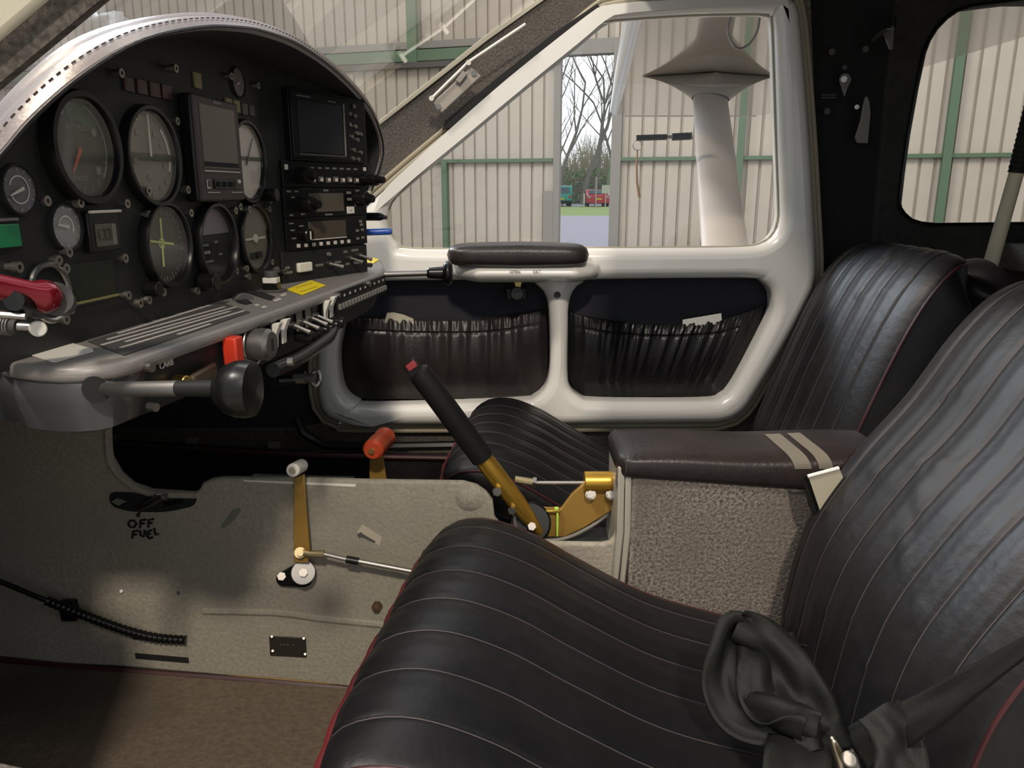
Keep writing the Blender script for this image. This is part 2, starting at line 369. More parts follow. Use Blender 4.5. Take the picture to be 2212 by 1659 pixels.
MB(WF).box((-6 + wl(1210, 300).x / 2, bz0 - 0.045, 0.05), (12 + wl(1210, 300).x, 0.07, 0.2)).build('trim_8', DARKS, smooth=False, kind='structure', label='dark door track under the green beam')
MB(WF).box((-6 + wl(1210, 300).x / 2, bz1 - 0.01, -0.02), (12 + wl(1210, 300).x, 0.09, 0.14)).build('trim_9', GREYS, smooth=False, kind='structure', label='grey steel rail on top of the green beam')
# sliding door leaf edges round the gap
MB(WF).box((gl - 0.05, (ZF + gt) / 2, 0.02), (0.09, gt - ZF, 0.10)).box((gl - 0.16, (ZF + wl(0, 478).y) / 2 + 0.3, 0.05), (0.14, 1.2, 0.05)).build('trim_10', GREYS, smooth=False, kind='structure', label='grey steel edge of the left sliding hangar door')
MB(WF).box((gr + 0.07, (ZF + gt) / 2, 0.02), (0.13, gt - ZF + 0.2, 0.12)).build('trim_11', GREYS, smooth=False, kind='structure', label='grey steel edge of the right sliding hangar door')
MB(WF).box(((gl + gr) / 2 - .2, gt + 0.09, 0.0), (gr - gl + 1.1, 0.18, 0.12)).build('trim_12', GREYS, smooth=False, kind='structure', label='steel header over the gap between the hangar doors')

# ================================================================ OUTSIDE THE GAP
GY0 = 12.5
MB().add([(-20, GY0, ZF), (40, 9.0, ZF), (40, 41, ZF), (-20, 41, ZF)], [(0, 1, 2, 3)]).build('ground_asphalt', ASPH, smooth=False, kind='structure', label='pale grey asphalt apron outside the hangar')
MB().add([(-20, 41, ZF), (60, 41, ZF), (60, 61.5, ZF + 0.05), (-20, 61.5, ZF + 0.05)], [(0, 1, 2, 3)]).build('ground_grass', GRASS, smooth=False, kind='structure', label='strip of green grass between apron and parked cars')
MB().add([(-30, 61.5, ZF + .02), (80, 61.5, ZF + .02), (80, 120, ZF), (-30, 120, ZF)], [(0, 1, 2, 3)]).build('ground_carpark', ASPH, smooth=False, kind='structure', label='car park surface beyond the grass')
def car(px0, px1, Y, name, label, paint, cat, H, van=False):
    x0, x1 = PY(px0, 440, Y).x, PY(px1, 440, Y).x; cx = (x0 + x1) / 2; wd = 1.78
    t = thing(name, label, cat, (cx, Y, ZF)); L = 4.2
    prof = [(0, .32), (-.02, .62), (.05, .92), (.35, .98), (.75, H), (2.3, H), (3.0, .98), (4.0, .85), (4.2, .6), (4.2, .32)]
    if van: prof = [(0, .32), (0, .95), (.12, H - .1), (.3, H), (2.9, H), (3.5, 1.05), (4.2, .95), (4.3, .32)]
    MB().prism([(cx - wd / 2, Y + a, ZF + b) for a, b in prof], (wd, 0, 0)).build('body', paint, t, bevel=0.09, seg=3)
    g = MB()
    if van: g.prism([(cx - .7, Y - .005 + .02, ZF + 1.05), (cx + .7, Y - .005 + .02, ZF + 1.05), (cx + .62, Y + .08, ZF + H - .15), (cx - .62, Y + .08, ZF + H - .15)], (0, -.03, 0))
    else: g.prism([(cx - .72, Y + .36, ZF + 1.0), (cx + .72, Y + .36, ZF + 1.0), (cx + .6, Y + .70, ZF + H - .06), (cx - .6, Y + .70, ZF + H - .06)], (0, -.04, .03))
    g.build('rear_window', CARGL, t, smooth=False)
    for sgn in (-1, 1):
        MB().box((cx + sgn * .72, Y - .01, ZF + .78), (.26, .05, .14)).build('tail_light', REDP if van else CREAM, t, bevel=.01)
    MB().box((cx, Y - .03, ZF + .62), (.5, .03, .12)).build('number_plate', YEL, t, smooth=False)
    MB().box((cx, Y + .02, ZF + .40), (1.7, .16, .18)).build('bumper', paint if not van else BLACKM, t, bevel=.04)
    for sgn in (-1, 1):
        for yy in (.7, 3.4):
            MB().cyl((cx + sgn * .85, Y + yy, ZF + .31), (cx + sgn * .66, Y + yy, ZF + .31), .31).build('wheel', BLACKM, t)
car(1266, 1319, 60.5, 'car', 'red hatchback car parked outside beyond the grass strip', REDCAR, 'car', 1.32)
car(1185, 1238, 61.5, 'van', 'teal green van parked outside left of the red car', TEAL, 'van', 1.62, True)
p = PY(1287, 440, 59.6); t = thing('fence_post', 'thin pale fence post standing in front of the red car', 'post', (p.x, 59.6, ZF))
MB().cyl((p.x, 59.6, ZF), (p.x, 59.6, ZF + 2.25), .05, n=8).build('post', CREAM, t)
t = thing('wire_fence', 'grey wire fence running behind the parked cars', 'fence', (5, 66, ZF))
for x in (1.5, 4.2, 6.9, 9.6): MB().cyl((x, 66, ZF), (x, 66, ZF + 2.2), .05, n=6).build('post', GREYS, t)
wb = MB()
for i in range(9): wb.box((5.5, 66, ZF + .2 + i * .25), (12, .03, .03))
for i in range(45): wb.box((-.2 + i * .26, 66, ZF + 1.2), (.02, .02, 2.1))
wb.build('wire_mesh', GREYS, t, smooth=False)
p = PY(1309, 409, 59.8); MB().box(p, (.62, .04, .62)).cyl((p.x, 59.85, ZF), (p.x, 59.85, p.z), .03, n=6).build('sign_board', PAPER, label='blank white sign board on a post right of the red car', cat='sign')
p = PY(1262, 430, 59.8)
MB().cyl((p.x, 59.9, ZF), (p.x, 59.9, PY(1262, 418, 59.9).z), .06, n=8).build('marker_post', PAPER, label='short white marker post left of the red car', cat='post')

def tree(x, y, h, seed, label, lean=0.0, r0=.22, ivy=False):
    rnd = random.Random(seed); t = thing('bare_tree', label, 'tree', (x, y, ZF), 'bare winter trees beyond the car park')
    tr = MB(); br = MB()
    def grow(p, d, L, r, lv, mbx):
        n = 5 if lv == 0 else 4; pts = [p]; q = p.copy(); dd = d.copy()
        for i in range(n):
            dd = (dd + V((rnd.uniform(-.16, .16), rnd.uniform(-.12, .12), rnd.uniform(-.03, .12)))).normalized(); q = q + dd * (L / n); pts.append(q.copy())
        mbx.tube(pts, [r * (1 - .62 * i / n) for i in range(n + 1)], n=5 if lv < 2 else 3, caps=False)
        if lv >= 4: return
        k = {0: 5, 1: 4, 2: 3, 3: 3}[lv]
        for j in range(k):
            f = rnd.uniform(.35, 1.0) if j else 1.0; idx = min(n, max(1, int(f * n))); a = rnd.uniform(0, 6.28)
            nd = (dd + V((math.cos(a) * .75, math.sin(a) * .4, rnd.uniform(0.0, .45)))).normalized()
            grow(pts[idx], nd, L * rnd.uniform(.42, .62), r * .40 * rnd.uniform(.8, 1.2), lv + 1, br)
    grow(V((x, y, ZF)), V((lean, 0, 1)).normalized(), h * .62, r0, 0, tr)
    tr.build('trunk', IVY if ivy else BARK, t); br.build('branches', BARK, t)
tlist = [(3.9, 70, 17, .05, .2, 0), (5.0, 73, 16, -.12, .20, 0), (6.3, 71, 19, .03, .22, 0), (7.5, 74, 18, .1, .21, 0), (8.6, 71, 18, -.05, .22, 1), (9.9, 76, 16, 0, .2, 0), (2.6, 74, 16, 0, .2, 1)]
pos = ['leftmost tall bare tree in the hangar gap', 'slanting bare tree behind the cars in the hangar gap', 'tallest bare tree in the middle of the hangar gap', 'bare tree just right of the gap centre', 'ivy covered bare tree beside the right edge of the gap', 'bare tree hidden mostly behind the right hangar door', 'bare tree hidden mostly behind the left hangar door']
for i, (x, y, h, ln, r0, iv) in enumerate(tlist): tree(x, y, h, 20 + i, pos[i], ln, r0, bool(iv))
mb = MB(); rnd = random.Random(5)
for i in range(2600):
    x = rnd.uniform(0, 13); y = rnd.uniform(76, 84); h = rnd.uniform(2.0, 7.5) * (0.8 + .2 * math.sin(x)); a = rnd.uniform(-.25, .25)
    p0 = V((x, y, ZF)); p1 = p0 + V((a * h * .5, 0, h * .55)); p2 = p1 + V((rnd.uniform(-.4, .4) * h * .4, 0, h * .45))
    mb.tube([p0, p1, p2], [.05, .035, .01], n=3, caps=False)
mb.build('thicket', TWIG, label='dense pale thicket of bare saplings behind the fence', cat='undergrowth', kind='stuff')
mb = MB()
for i in range(900):
    c = V((rnd.uniform(1, 12), rnd.uniform(74, 76), ZF + rnd.random() ** 2 * 3.2 + .1)); r = rnd.uniform(.1, .28)
    n = V((rnd.uniform(-1, 1), rnd.uniform(-1, 0), rnd.uniform(-1, 1))).normalized(); a = n.orthogonal() * r; b2 = n.cross(a)
    mb.add([c - a, c + b2 * .6, c + a, c - b2 * .6], [(0, 1, 2, 3)])
mb.build('ivy_leaves', IVY, label='low green leafy growth at the foot of the thicket', cat='undergrowth', kind='stuff', smooth=False)
# ================================================================ AIRCRAFT WING AND STRUT
WZ = 0.55
wing = thing('aircraft_wing', 'glossy white high wing seen from below through the door window', 'wing', (1.1, 3.8, WZ))
le = [(.30, 1.75), (.42, 2.73), (.62, 4.6), (.79, 6.15), (.86, 6.22)]; te = [(1.88, 6.22), (1.93, 6.15), (1.9, 1.75)]
MB().prism([V((x, y, WZ)) for x, y in le + te], (0, 0, .085)).build('wing_skin', WINGW, wing, bevel=.012, seg=3)
MB().tube([V((x - .005, y, WZ + .042)) for x, y in le[:4]], .044, n=14).build('leading_edge', mat('leading_edge_daylight', (.75, .78, .82), .25, coat=.5), wing, label='leading edge with daylight painted in as bright white')  # bluish white colour stands in for daylight on the edge
MB().prism([V((x, 6.225, z)) for x, z in [(.86, WZ - .005), (1.88, WZ - .005), (1.9, WZ + .09), (.84, WZ + .09)]], (0, .03, 0)).build('wing_tip_rib', STRUTW, wing, bevel=.01)
st = thing('wing_strut', 'pale tapered wing strut rising to the wing beyond the door window', 'strut', (.58, 1.8, -.7))
a = V((.98, 4.1, .545)); b = V((.58, 1.76, -.73)); ax = (b - a).normalized(); ch = V((1, 0, 0)); ch = (ch - ax * ch.dot(ax)).normalized(); th = ax.cross(ch)
foil = [(math.cos(t_) * .082 * (1 if math.cos(t_) < 0 else 1), math.sin(t_) * .022 * (1.15 - .35 * math.cos(t_))) for t_ in [i * 2 * math.pi / 28 for i in range(28)]]
mb = MB(); vs = [p + ch * x + th * y for p in (a, a.lerp(b, .5), b) for x, y in foil]
mb.add(vs, [(k * 28 + i, k * 28 + (i + 1) % 28, (k + 1) * 28 + (i + 1) % 28, (k + 1) * 28 + i) for k in range(2) for i in range(28)]).build('strut_tube', STRUTW, st)
fa = thing('strut_fairing', 'pointed cream fairing where the strut meets the wing underside', 'fairing', (.98, 4.1, WZ))
mb = MB(); apex = a + ax * .27
def fair(u_, v_):
    # u around, v from the wing down to the strut collar
    t_ = 2 * math.pi * u_; k = v_
    cxw, cyw = math.cos(t_), math.sin(t_)
    top = V((a.x + math.copysign(abs(cxw) ** 1.6, cxw) * .335, a.y + cyw * .16 * (1 - abs(cxw)) ** .5 , WZ - .002))
    bot = apex + ch * (cxw * .088) + th * (cyw * .03)
    return top.lerp(bot, k) + V((0, 0, .05 * math.sin(math.pi * v_) * (.35 + .65 * (1 - abs(cxw)))))
mb.grid(fair, 40, 10, cu=True).build('fairing_shell', FAIR, fa)
t = thing('pitot_probe', 'black pitot probe on the strut leading edge with ring and ribbon hanging', 'probe', PY(1375, 298, 3.3))
MB().cyl(PY(1375, 298, 3.3), PY(1440, 296, 3.3), .012, n=10).cyl(PY(1452, 296, 3.3), PY(1492, 294, 3.3), .015, n=10).build('probe_tube', BLACK, t)
MB().cyl(PY(1436, 296, 3.3), PY(1455, 296, 3.3), .007, n=8).cyl(PY(1490, 286, 3.3), PY(1492, 302, 3.3), .01, n=8).build('probe_collar', STEEL, t)
c = PY(1377, 314, 3.3); MB().ring([c + V((math.cos(i * .393) * .019, 0, math.sin(i * .393) * .019)) for i in range(16)], .0015, 6).build('pull_ring', STEEL, t)
MB().tube([PY(1377, 325, 3.3), PY(1375, 355, 3.3), PY(1376, 395, 3.3), PY(1381, 427, 3.3)], [.003, .004, .005, .006], n=6).build('ribbon', mat('ribbon_brown', (.30, .17, .09), .7), t)
MB().tube(catmull([PY(1580, 30, 2.4), PY(1572, 70, 2.4), PY(1590, 103, 2.4), PY(1615, 98, 2.4), PY(1635, 70, 2.4), PY(1642, 30, 2.4)], 24), .0035, n=6).build('hanging_cable', STEEL, label='thin cable loop hanging from the wing behind the top of the door window', cat='cable')

# ================================================================ CABIN SHELL
DY = 1.60
def poly(pts, Y, th, m, name, rnd=0.004, holes=[], **kw):
    return plate(pxY(pts, Y), [pxY(h, Y) for h in holes], frameY(Y + th / 2), th, rnd, m, name, res=2, **kw)
# carpeted windscreen pillar on the far side
poly([(1185, -12), (1045, 93), (925, 190), (835, 262), (700, 370), (560, 480), (560, 560), (640, 560), (800, 440), (905, 340), (1010, 252), (1165, 128), (1300, 20), (1345, -12)], 1.60, .07, CARPG, 'trim_20', kind='structure', label='speckled carpet on the far windscreen pillar')
poly([(1192, -12), (1052, 88), (930, 184), (838, 256), (700, 366), (694, 360), (832, 250), (922, 178), (1044, 80), (1178, -12)], 1.595, .02, SEALC, 'trim_21', .001, kind='structure', label='cream edge strip along the windscreen pillar')
# lower side wall and sill
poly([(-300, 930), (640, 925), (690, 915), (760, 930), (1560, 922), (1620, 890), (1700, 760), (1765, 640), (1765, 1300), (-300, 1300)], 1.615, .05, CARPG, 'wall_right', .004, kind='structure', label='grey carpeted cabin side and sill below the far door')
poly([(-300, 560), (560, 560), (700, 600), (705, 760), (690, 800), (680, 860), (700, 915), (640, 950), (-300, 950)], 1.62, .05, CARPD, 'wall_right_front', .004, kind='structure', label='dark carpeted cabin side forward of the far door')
MB().tube([PY(x, y, 1.55) for x, y in [(640, 900), (655, 935), (700, 962), (780, 966), (1000, 962)]], .010, n=8).build('trim_22', BLACK, kind='structure', label='black conduit along the far door sill')
# black trim panel below the sill with maroon piping
t = thing('side_trim_panel', 'black leather side trim panel with maroon piping below the far door sill', 'trim panel', PY(700, 1040, 1.50))
MB().prism([PY(x, y, 1.52) for x, y in [(235, 958), (500, 975), (700, 985), (900, 988), (1010, 990), (1100, 1010), (1100, 1500), (235, 1500)]], (0, .03, 0)).build('panel', LEATHER, t)
MB().tube([PY(x, y, 1.515) for x, y in [(235, 958), (500, 975), (700, 985), (900, 988), (1010, 990), (1100, 1010)]], .0055, n=8).build('piping', PIPING, t)
mb = MB()
for i, (x, y, h_) in enumerate([(238, 948, 15), (415, 955, 16), (592, 963, 16), (868, 970, 18)]):
    MB().prism([PY(x - 13, y - h_ / 2, 1.585), PY(x + 13, y - h_ / 2, 1.585), PY(x + 12, y + h_ / 2, 1.585), PY(x - 14, y + h_ / 2, 1.585)], (0, .003, 0)).build('velcro_patch', GREYMARK if i < 3 else CARD, smooth=False, label=['leftmost grey velcro patch on the dark cabin side', 'middle grey velcro patch on the dark cabin side', 'right grey velcro patch on the dark cabin side', 'cream velcro square on the sill right of the red lever'][i], cat='patch', group='velcro patches under the sill')
# B pillar and rear side
poly([(1700, -15), (1960, -15), (1895, 540), (1895, 700), (1700, 760), (1765, 600), (1752, 300)], 1.64, .05, BLACKM, 'wall_right_pillar', .003, kind='structure', label='black cabin pillar lining behind the far door')
hole = rounded([(1938, 482), (1962, 300), (1994, 120), (2040, 30), (2330, -30), (2330, 478)], 0) 
hole_px = [(1943, 440), (1950, 375), (1962, 290), (1980, 190), (1996, 115), (2006, 88), (2022, 62), (2045, 38), (2068, 22), (2100, 13), (2300, -12), (2300, 480), (2020, 485), (1990, 482), (1968, 475), (1953, 462), (1945, 450)]
poly([(1938, -15), (2700, -60), (2700, 1500), (1760, 1500), (1760, 600), (1885, 600), (1885, 528), (1892, 430), (1908, 240)], 1.63, .06, CARPD, 'wall_right_rear', .008, holes=[hole_px], kind='structure', label='charcoal carpeted cabin side round the rear window')
t = thing('window_1', None, None, PY(2100, 480, 1.66), kind='structure')
MB().prism([PY(x, y, 1.67) for x, y in hole_px], (0, .003, 0)).build('pane', GLASS, t, smooth=False)
MB().ring([PY(x, y, 1.628) for x, y in hole_px], .004, 6).build('window_frame', BLACK, t)
# rear deck, bulkhead, ceiling, near side, firewall
MB().box((1.70, 1.30, -.13), (1.4, .75, .05)).build('rear_shelf', CARPG, label='brown carpeted shelf behind the far seat under the rear window', cat='shelf')
MB().box((2.42, 1.0, -.2), (.04, 1.4, 1.5)).build('wall_rear', CARPD, kind='structure', smooth=False)
def ceil(u_, v_):
    x = .22 + 2.2 * u_; y = .34 + 1.36 * v_; return V((x, y, .37 + .07 * math.sin(math.pi * v_)))
MB().grid(ceil, 12, 12).build('ceiling', CARPD, kind='structure', solid=.02, label='dark carpeted cabin roof')
MB().prism([V((x, .36, z)) for x, z in [(-.41, -.05), (-.41, -.75), (-1.2, -.75), (-1.2, -.05)]], (0, .03, 0)).build('wall_left_front', CARPD, kind='structure', smooth=False, label='near footwell side wall ahead of the near door')
MB().prism([V((x, .33, z)) for x, z in [(.95, .40), (1.15, -.2), (.85, -.75), (2.4, -.75), (2.4, .4)]], (0, .03, 0)).build('wall_left', CARPD, kind='structure', smooth=False)
MB().box((-1.15, 1.0, -.40), (.04, 1.4, .62)).build('wall_front', CARPB, kind='structure', smooth=False, label='black firewall ahead of the footwell')
MB().box((-.84, 1.0, -.04), (.78, 1.34, .02)).build('trim_26', HOODIN, kind='structure', smooth=False, label='dark deck ahead of the instrument panel under the windscreen')
# sloping cabin floor
fz = lambda x: -.695 - (x + .215) * .085
poly([(1290, 8), (1200, 68), (1080, 163), (962, 260), (955, 280), (975, 277), (1100, 178), (1215, 88), (1302, 22)], 1.585, .02, BLACKM, 'trim_33', .001, kind='structure', label='black strip painting in the shaded gap between windscreen pillar and door frame')  # black strip stands in for the shade in the pillar gap
mb = MB(); mb.add([V((x, y, fz(x) + d)) for x in (-1.2, 2.4) for y in (.30, 1.66) for d in (0, -.03)], [(0, 1, 3, 2), (4, 6, 7, 5), (0, 4, 5, 1), (2, 3, 7, 6), (0, 2, 6, 4), (1, 5, 7, 3)])
mb.build('floor_cabin', CARPF, kind='structure', smooth=False, label='worn brown carpet on the cabin floor')
# near door sill corner at bottom left
a, b = PY(-160, 1600, .37), PY(200, 1682, .37)
MB().prism([a, b, b + V((0, -.08, 0)), a + V((0, -.08, 0))], (0, 0, -.05)).build('trim_23', CARPS, bevel=.006, kind='structure', label='cream near door sill at the bottom left corner')
# near windscreen pillar
def strip(p0, p1, wdv, thv, m, name, lab): MB().prism([p0, p1, p1 + wdv, p0 + wdv], thv).build(name, m, bevel=.003, kind='structure', label=lab)
n0, n1 = PY(330, -90, .60), PY(-90, 250, .60); dn = (n1 - n0).normalized(); pv = V((-dn.z, 0, dn.x)); pv = pv if pv.x < 0 else -pv
n0b, n1b = PY(240, -5, .60), PY(0, 195, .60)
MB().prism([PY(x, y, .40) for x, y in [(420, -150), (-120, 295), (-120, 215), (0, 100), (130, -10), (300, -150)]], (0, -.006, 0)).build('trim_24', CARPG, kind='structure', smooth=False, label='carpeted edge of the near windscreen pillar at top left')
MB().prism([PY(x, y, .39) for x, y in [(300, -150), (130, -10), (0, 100), (-120, 215), (-120, 90), (90, -90), (160, -150)]], (0, -.006, 0)).build('trim_25', mat('pillar_cream', (.42, .39, .30), .5), bevel=.004, kind='structure', label='cream painted near windscreen pillar at top left')
# windscreen
a0, a1, b0, b1 = PY(1190, -20, 1.61), PY(560, 480, 1.61), PY(420, -150, .44), PY(-150, 320, .44)
def scr(u_, v_):
    p = (a0.lerp(a1, u_)).lerp(b0.lerp(b1, u_), v_); return p + V((-.22, 0, .02)) * math.sin(math.pi * v_)
MB().grid(scr, 14, 18).build('window_2', GLASS, kind='structure', label='clear curved windscreen ahead of the instrument panel')

# ================================================================ FAR DOOR
door = thing('door_1', 'cream white far cabin door with window and two leather pockets', None, PY(1200, 915, DY), kind='structure')
outer = [(690, 845), (690, 770), (700, 700), (720, 600), (745, 520), (790, 452), (868, 380), (1000, 270), (1120, 170), (1240, 72), (1290, 30), (1330, 12), (1500, -2), (1690, -8), (1712, 10), (1722, 60), (1738, 250), (1750, 450), (1756, 590), (1742, 640), (1690, 740), (1625, 850), (1600, 885), (1560, 905), (1450, 909), (800, 912), (740, 908), (702, 888)]
winh = [(845, 440), (838, 470), (845, 503), (862, 525), (900, 537), (1200, 536), (1500, 534), (1605, 532), (1638, 527), (1660, 515), (1674, 496), (1680, 473), (1681, 445), (1676, 300), (1668, 60), (1662, 38), (1640, 31), (1500, 33), (1350, 42), (1310, 47), (1280, 62), (1120, 188), (1000, 292), (900, 382), (862, 418)]
pk1 = [(790, 608), (1120, 604), (1155, 612), (1176, 632), (1184, 665), (1187, 740), (1186, 800), (1176, 835), (1150, 857), (1110, 862), (810, 872), (775, 866), (750, 850), (738, 820), (734, 760), (745, 700), (765, 640)]
pk2 = [(1290, 602), (1600, 599), (1640, 606), (1660, 625), (1665, 650), (1660, 680), (1620, 760), (1578, 835), (1555, 855), (1520, 862), (1290, 862), (1255, 855), (1232, 835), (1225, 800), (1226, 700), (1228, 655), (1240, 622), (1262, 607)]
def cr(pts, n=90):
    q = catmull([V((a, b, 0)) for a, b in pts], n, True); return [(p.x, p.y) for p in q]
plate(pxY(cr(outer, 110), DY), [pxY(cr(winh, 180), DY), pxY(cr(pk1, 80), DY), pxY(cr(pk2, 80), DY)], frameY(DY + .005), .075, .022, DOORW, 'door_frame', door, res=6)
MB().prism([PY(x, y, DY + .008) for x, y in cr(winh, 160)], (0, .003, 0)).build('pane', GLASS, door, smooth=False)
MB().ring([PY(x, y, DY - .004) for x, y in cr(winh, 110)], .0025, 6).build('window_seal', SEALC, door)
for nm, pk in (('a', pk1), ('b', pk2)):
    big = [(x + (8 if x > sum(p[0] for p in pk) / len(pk) else -8), y + (8 if y > 735 else -8)) for x, y in pk]
    MB().prism([PY(x, y, DY + .034) for x, y in cr(big, 40)], (0, .004, 0)).build('pocket_lining', LINING, door, smooth=False)
def pocket(xl, xr, topf, botf, seed, nfold):
    rnd = random.Random(seed); ph = [(rnd.uniform(.6, 1.4), rnd.uniform(0, 6.28)) for _ in range(nfold)]
    def fn(u_, v_):
        x = xl(v_) + (xr(v_) - xl(v_)) * u_; yt = topf(x); y = yt + (botf - yt) * v_
        e = (1 - (2 * u_ - 1) ** 4)
        belly = .010 + .022 * math.sin(math.pi * min(1, v_ * 1.05)) ** .7
        fold = 0
        for k, (am, p_) in enumerate(ph): fold += am * math.exp(-((u_ - (k + .5 + .2 * math.sin(p_)) / nfold) / (.22 / nfold)) ** 2)
        fold *= .007 * max(0, 1 - v_ * .9) ** .8
        gather = .0018 * math.sin(u_ * nfold * 18) * math.exp(-(v_ / .14) ** 2)
        lip = -.004 * math.exp(-((v_ - .17) / .012) ** 2)
        return PY(x, y, DY + .028 - e * (belly + fold + gather + lip))
    return fn
t1f = lambda x: 683 + 8 * math.sin((x - 740) / 445 * math.pi) - 18 * max(0, (x - 1030) / 155) ** 1.5
mb = MB(); mb.grid(pocket(lambda v_: 741 + (22 * max(0, v_ - .8) * 5 if v_ > .8 else 0), lambda v_: 1184 - (25 * max(0, v_ - .85) * 6 if v_ > .85 else 0), t1f, 862, 3, 11), 240, 50).build('stowage_pocket', LEATHER_B, door, solid=.001, label='gathered brown black leather pocket, the left one')
t2f = lambda x: 672 + 28 * math.sin(min(1, max(0, (x - 1226) / 420)) * math.pi) ** .8 - (14 * (x - 1560) / 90 if x > 1560 else 0)
mb = MB(); mb.grid(pocket(lambda v_: 1229 + (20 * max(0, v_ - .8) * 5 if v_ > .8 else 0), lambda v_: 1656 - 95 * v_ ** 1.1, t2f, 856, 8, 15), 240, 50).build('stowage_pocket', LEATHER, door, solid=.001, label='gathered black leather pocket, the right one')
# armrest bulge and pad
def bulge(u_, v_):
    x = PY(972 + (1302 - 972) * u_, 590, 1.50).x; a = math.pi * (v_ - .02) * 1.04; e = min(1, 5.5 * min(u_, 1 - u_)) ** .5
    zc = PY(1100, 588, 1.52).z; return V((x, 1.565 - math.sin(a) * .072 * e, zc + math.cos(a) * .024 * (.4 + .6 * e)))
MB().grid(bulge, 40, 18).build('armrest_bracket', DOORW, door)
x0, x1 = PY(962, 560, 1.50).x, PY(1276, 560, 1.50).x; zc = PY(1110, 551, 1.52).z
def pad(u_, v_):
    a = 2 * math.pi * v_; s_ = 2 * u_ - 1; e = max(0, 1 - abs(s_) ** 9) ** .45
    ca, sa = math.cos(a), math.sin(a); k = .62
    return V((x0 + (x1 - x0) * (.5 + .5 * math.copysign(abs(s_) ** .92, s_)), 1.535 + math.copysign(abs(ca) ** k, ca) * .052 * e, zc + math.copysign(abs(sa) ** k, sa) * (.0215 + .003 * (1 - abs(s_))) * e))
t = MB().grid(pad, 44, 33).build('armrest_pad', LEATHER_B, door, label='padded brown black leather armrest')
mb = MB()
for i in range(64):
    x = x0 + .018 + (x1 - x0 - .036) * i / 63; mb.box((x, 1.492, zc + .0205), (.0026, .0012, .0012))
mb.build('stitching', SEAM, t, smooth=False, kind='stuff')
M = frameY(1.494); M.translation = PY(1117, 587, 1.4935)
M2 = M.copy(); M2.translation = PY(1112, 587, 1.4915); text('\u2039OPEN', .0075, M2, mat('brown_lettering', (.05, .022, .016), .6), 'lettering', door)
M2 = M.copy(); M2.translation = PY(1160, 587, 1.4915); text('EXIT', .0075, M2, MATS['brown_lettering'], 'lettering', door)
# latch under the bracket
t = thing('door_latch', 'yellow metal latch tongue on a black hub under the armrest bracket', 'latch', PY(1119, 640, 1.55))
MB().prism([PY(x, y, 1.555) for x, y in [(1109, 604), (1130, 604), (1125, 616), (1124, 632), (1114, 632), (1113, 616)]], (0, -.003, 0)).build('latch_tongue', mat('yellow_metal', (.62, .50, .16), .4, metal=.5), t, bevel=.0006)
MB().cyl(PY(1117, 634, 1.58), PY(1117, 634, 1.545), .014).build('latch_hub', BLACK, t, bevel=.002)
MB().prism([PY(x, y, 1.585) for x, y in [(1092, 622), (1135, 620), (1138, 645), (1095, 647)]], (0, -.006, 0)).build('latch_plate', BLACK, t, bevel=.002)
MB().cyl(PY(1204, 637, 1.575), PY(1204, 637, 1.56), .0055).cyl(PY(1204, 637, 1.58), PY(1204, 637, 1.564), .0068).build('door_button', DARKS, door)
MB().prism([PY(x, y, 1.612) for x, y in [(832, 690), (836, 676), (850, 675), (872, 680), (893, 689), (895, 705), (830, 705)]], (0, .002, 0)).build('paper_note', CARD, label='cream paper sticking out of the left door pocket', cat='paper', smooth=False)
MB().prism([PY(x, y, 1.612) for x, y in [(1475, 691), (1558, 677), (1560, 700), (1475, 705)]], (0, .002, 0)).build('white_card', PAPER, label='white card sticking out of the right door pocket', cat='paper', smooth=False)
# door seal and carpet edge following the door opening
so = cr(outer, 120)
def offs(pts, d):
    n = len(pts); o = []
    for i in range(n):
        a, b = V(pts[i - 1]), V(pts[(i + 1) % n]); t_ = (b - a).normalized(); nrm = V((-t_.y, t_.x)); o.append((pts[i][0] + nrm.x * d, pts[i][1] + nrm.y * d))
    return o
area2 = sum(so[i - 1][0] * so[i][1] - so[i][0] * so[i - 1][1] for i in range(len(so))); sg = 1 if area2 < 0 else -1
MB().ring([PY(x, y, 1.605) for x, y in offs(so, 8 * sg)], .0065, 8).build('trim_30', SEALC, kind='structure', label='cream rubber seal around the far door')
MB().ring([PY(x, y, 1.60) for x, y in offs(so, 19 * sg)], .0045, 8).build('trim_31', mat('tan_seal', (.30, .26, .18), .6), kind='structure', label='tan inner lip of the far door opening')
poly([(1727, -10), (1752, -10), (1760, 200), (1768, 420), (1776, 590), (1752, 640), (1760, 560), (1752, 400), (1744, 200)], 1.605, .03, CARPS, 'trim_32', .003, kind='structure', label='pale carpet edge on the pillar beside the far door')
MB().box(PY(1741, 572, 1.60), (.012, .02, .055)).build('hinge', mat('brass_hinge', (.28, .20, .07), .4, metal=.6), door, label='small brass hinge', bevel=.001)
# spring clip unit on the pillar
t = thing('vent_latch', 'grey plastic plate with a thin white rod on the windscreen pillar', 'latch', PY(985, 195, 1.56))
MB().prism([PY(x, y, 1.552) for x, y in [(935, 223), (1018, 146), (1040, 165), (955, 245)]], (0, -.006, 0)).build('plate', mat('grey_beige_plastic', (.30, .27, .23), .45), t, bevel=.002)
MB().tube([PY(930, 215, 1.54), PY(1012, 134, 1.54), PY(1135, 52, 1.54)], .0026, n=8).build('rod', WHITEP, t)
for x, y in ((932, 212), (1012, 135)): MB().cyl(PY(x, y, 1.552), PY(x, y, 1.533), .0048, n=12).build('rod_end', WHITEP, t)
for x, y in ((947, 230), (1024, 158)): MB().cyl(PY(x, y, 1.55), PY(x, y, 1.543), .0055, n=12).build('screw', STEEL, t)
MB().box(PY(997, 167, 1.54), (.010, .008, .022), Matrix.Rotation(math.radians(40), 3, 'Y')).build('catch', mat('grey_beige_plastic2', (.24, .22, .19), .45), t, bevel=.001)

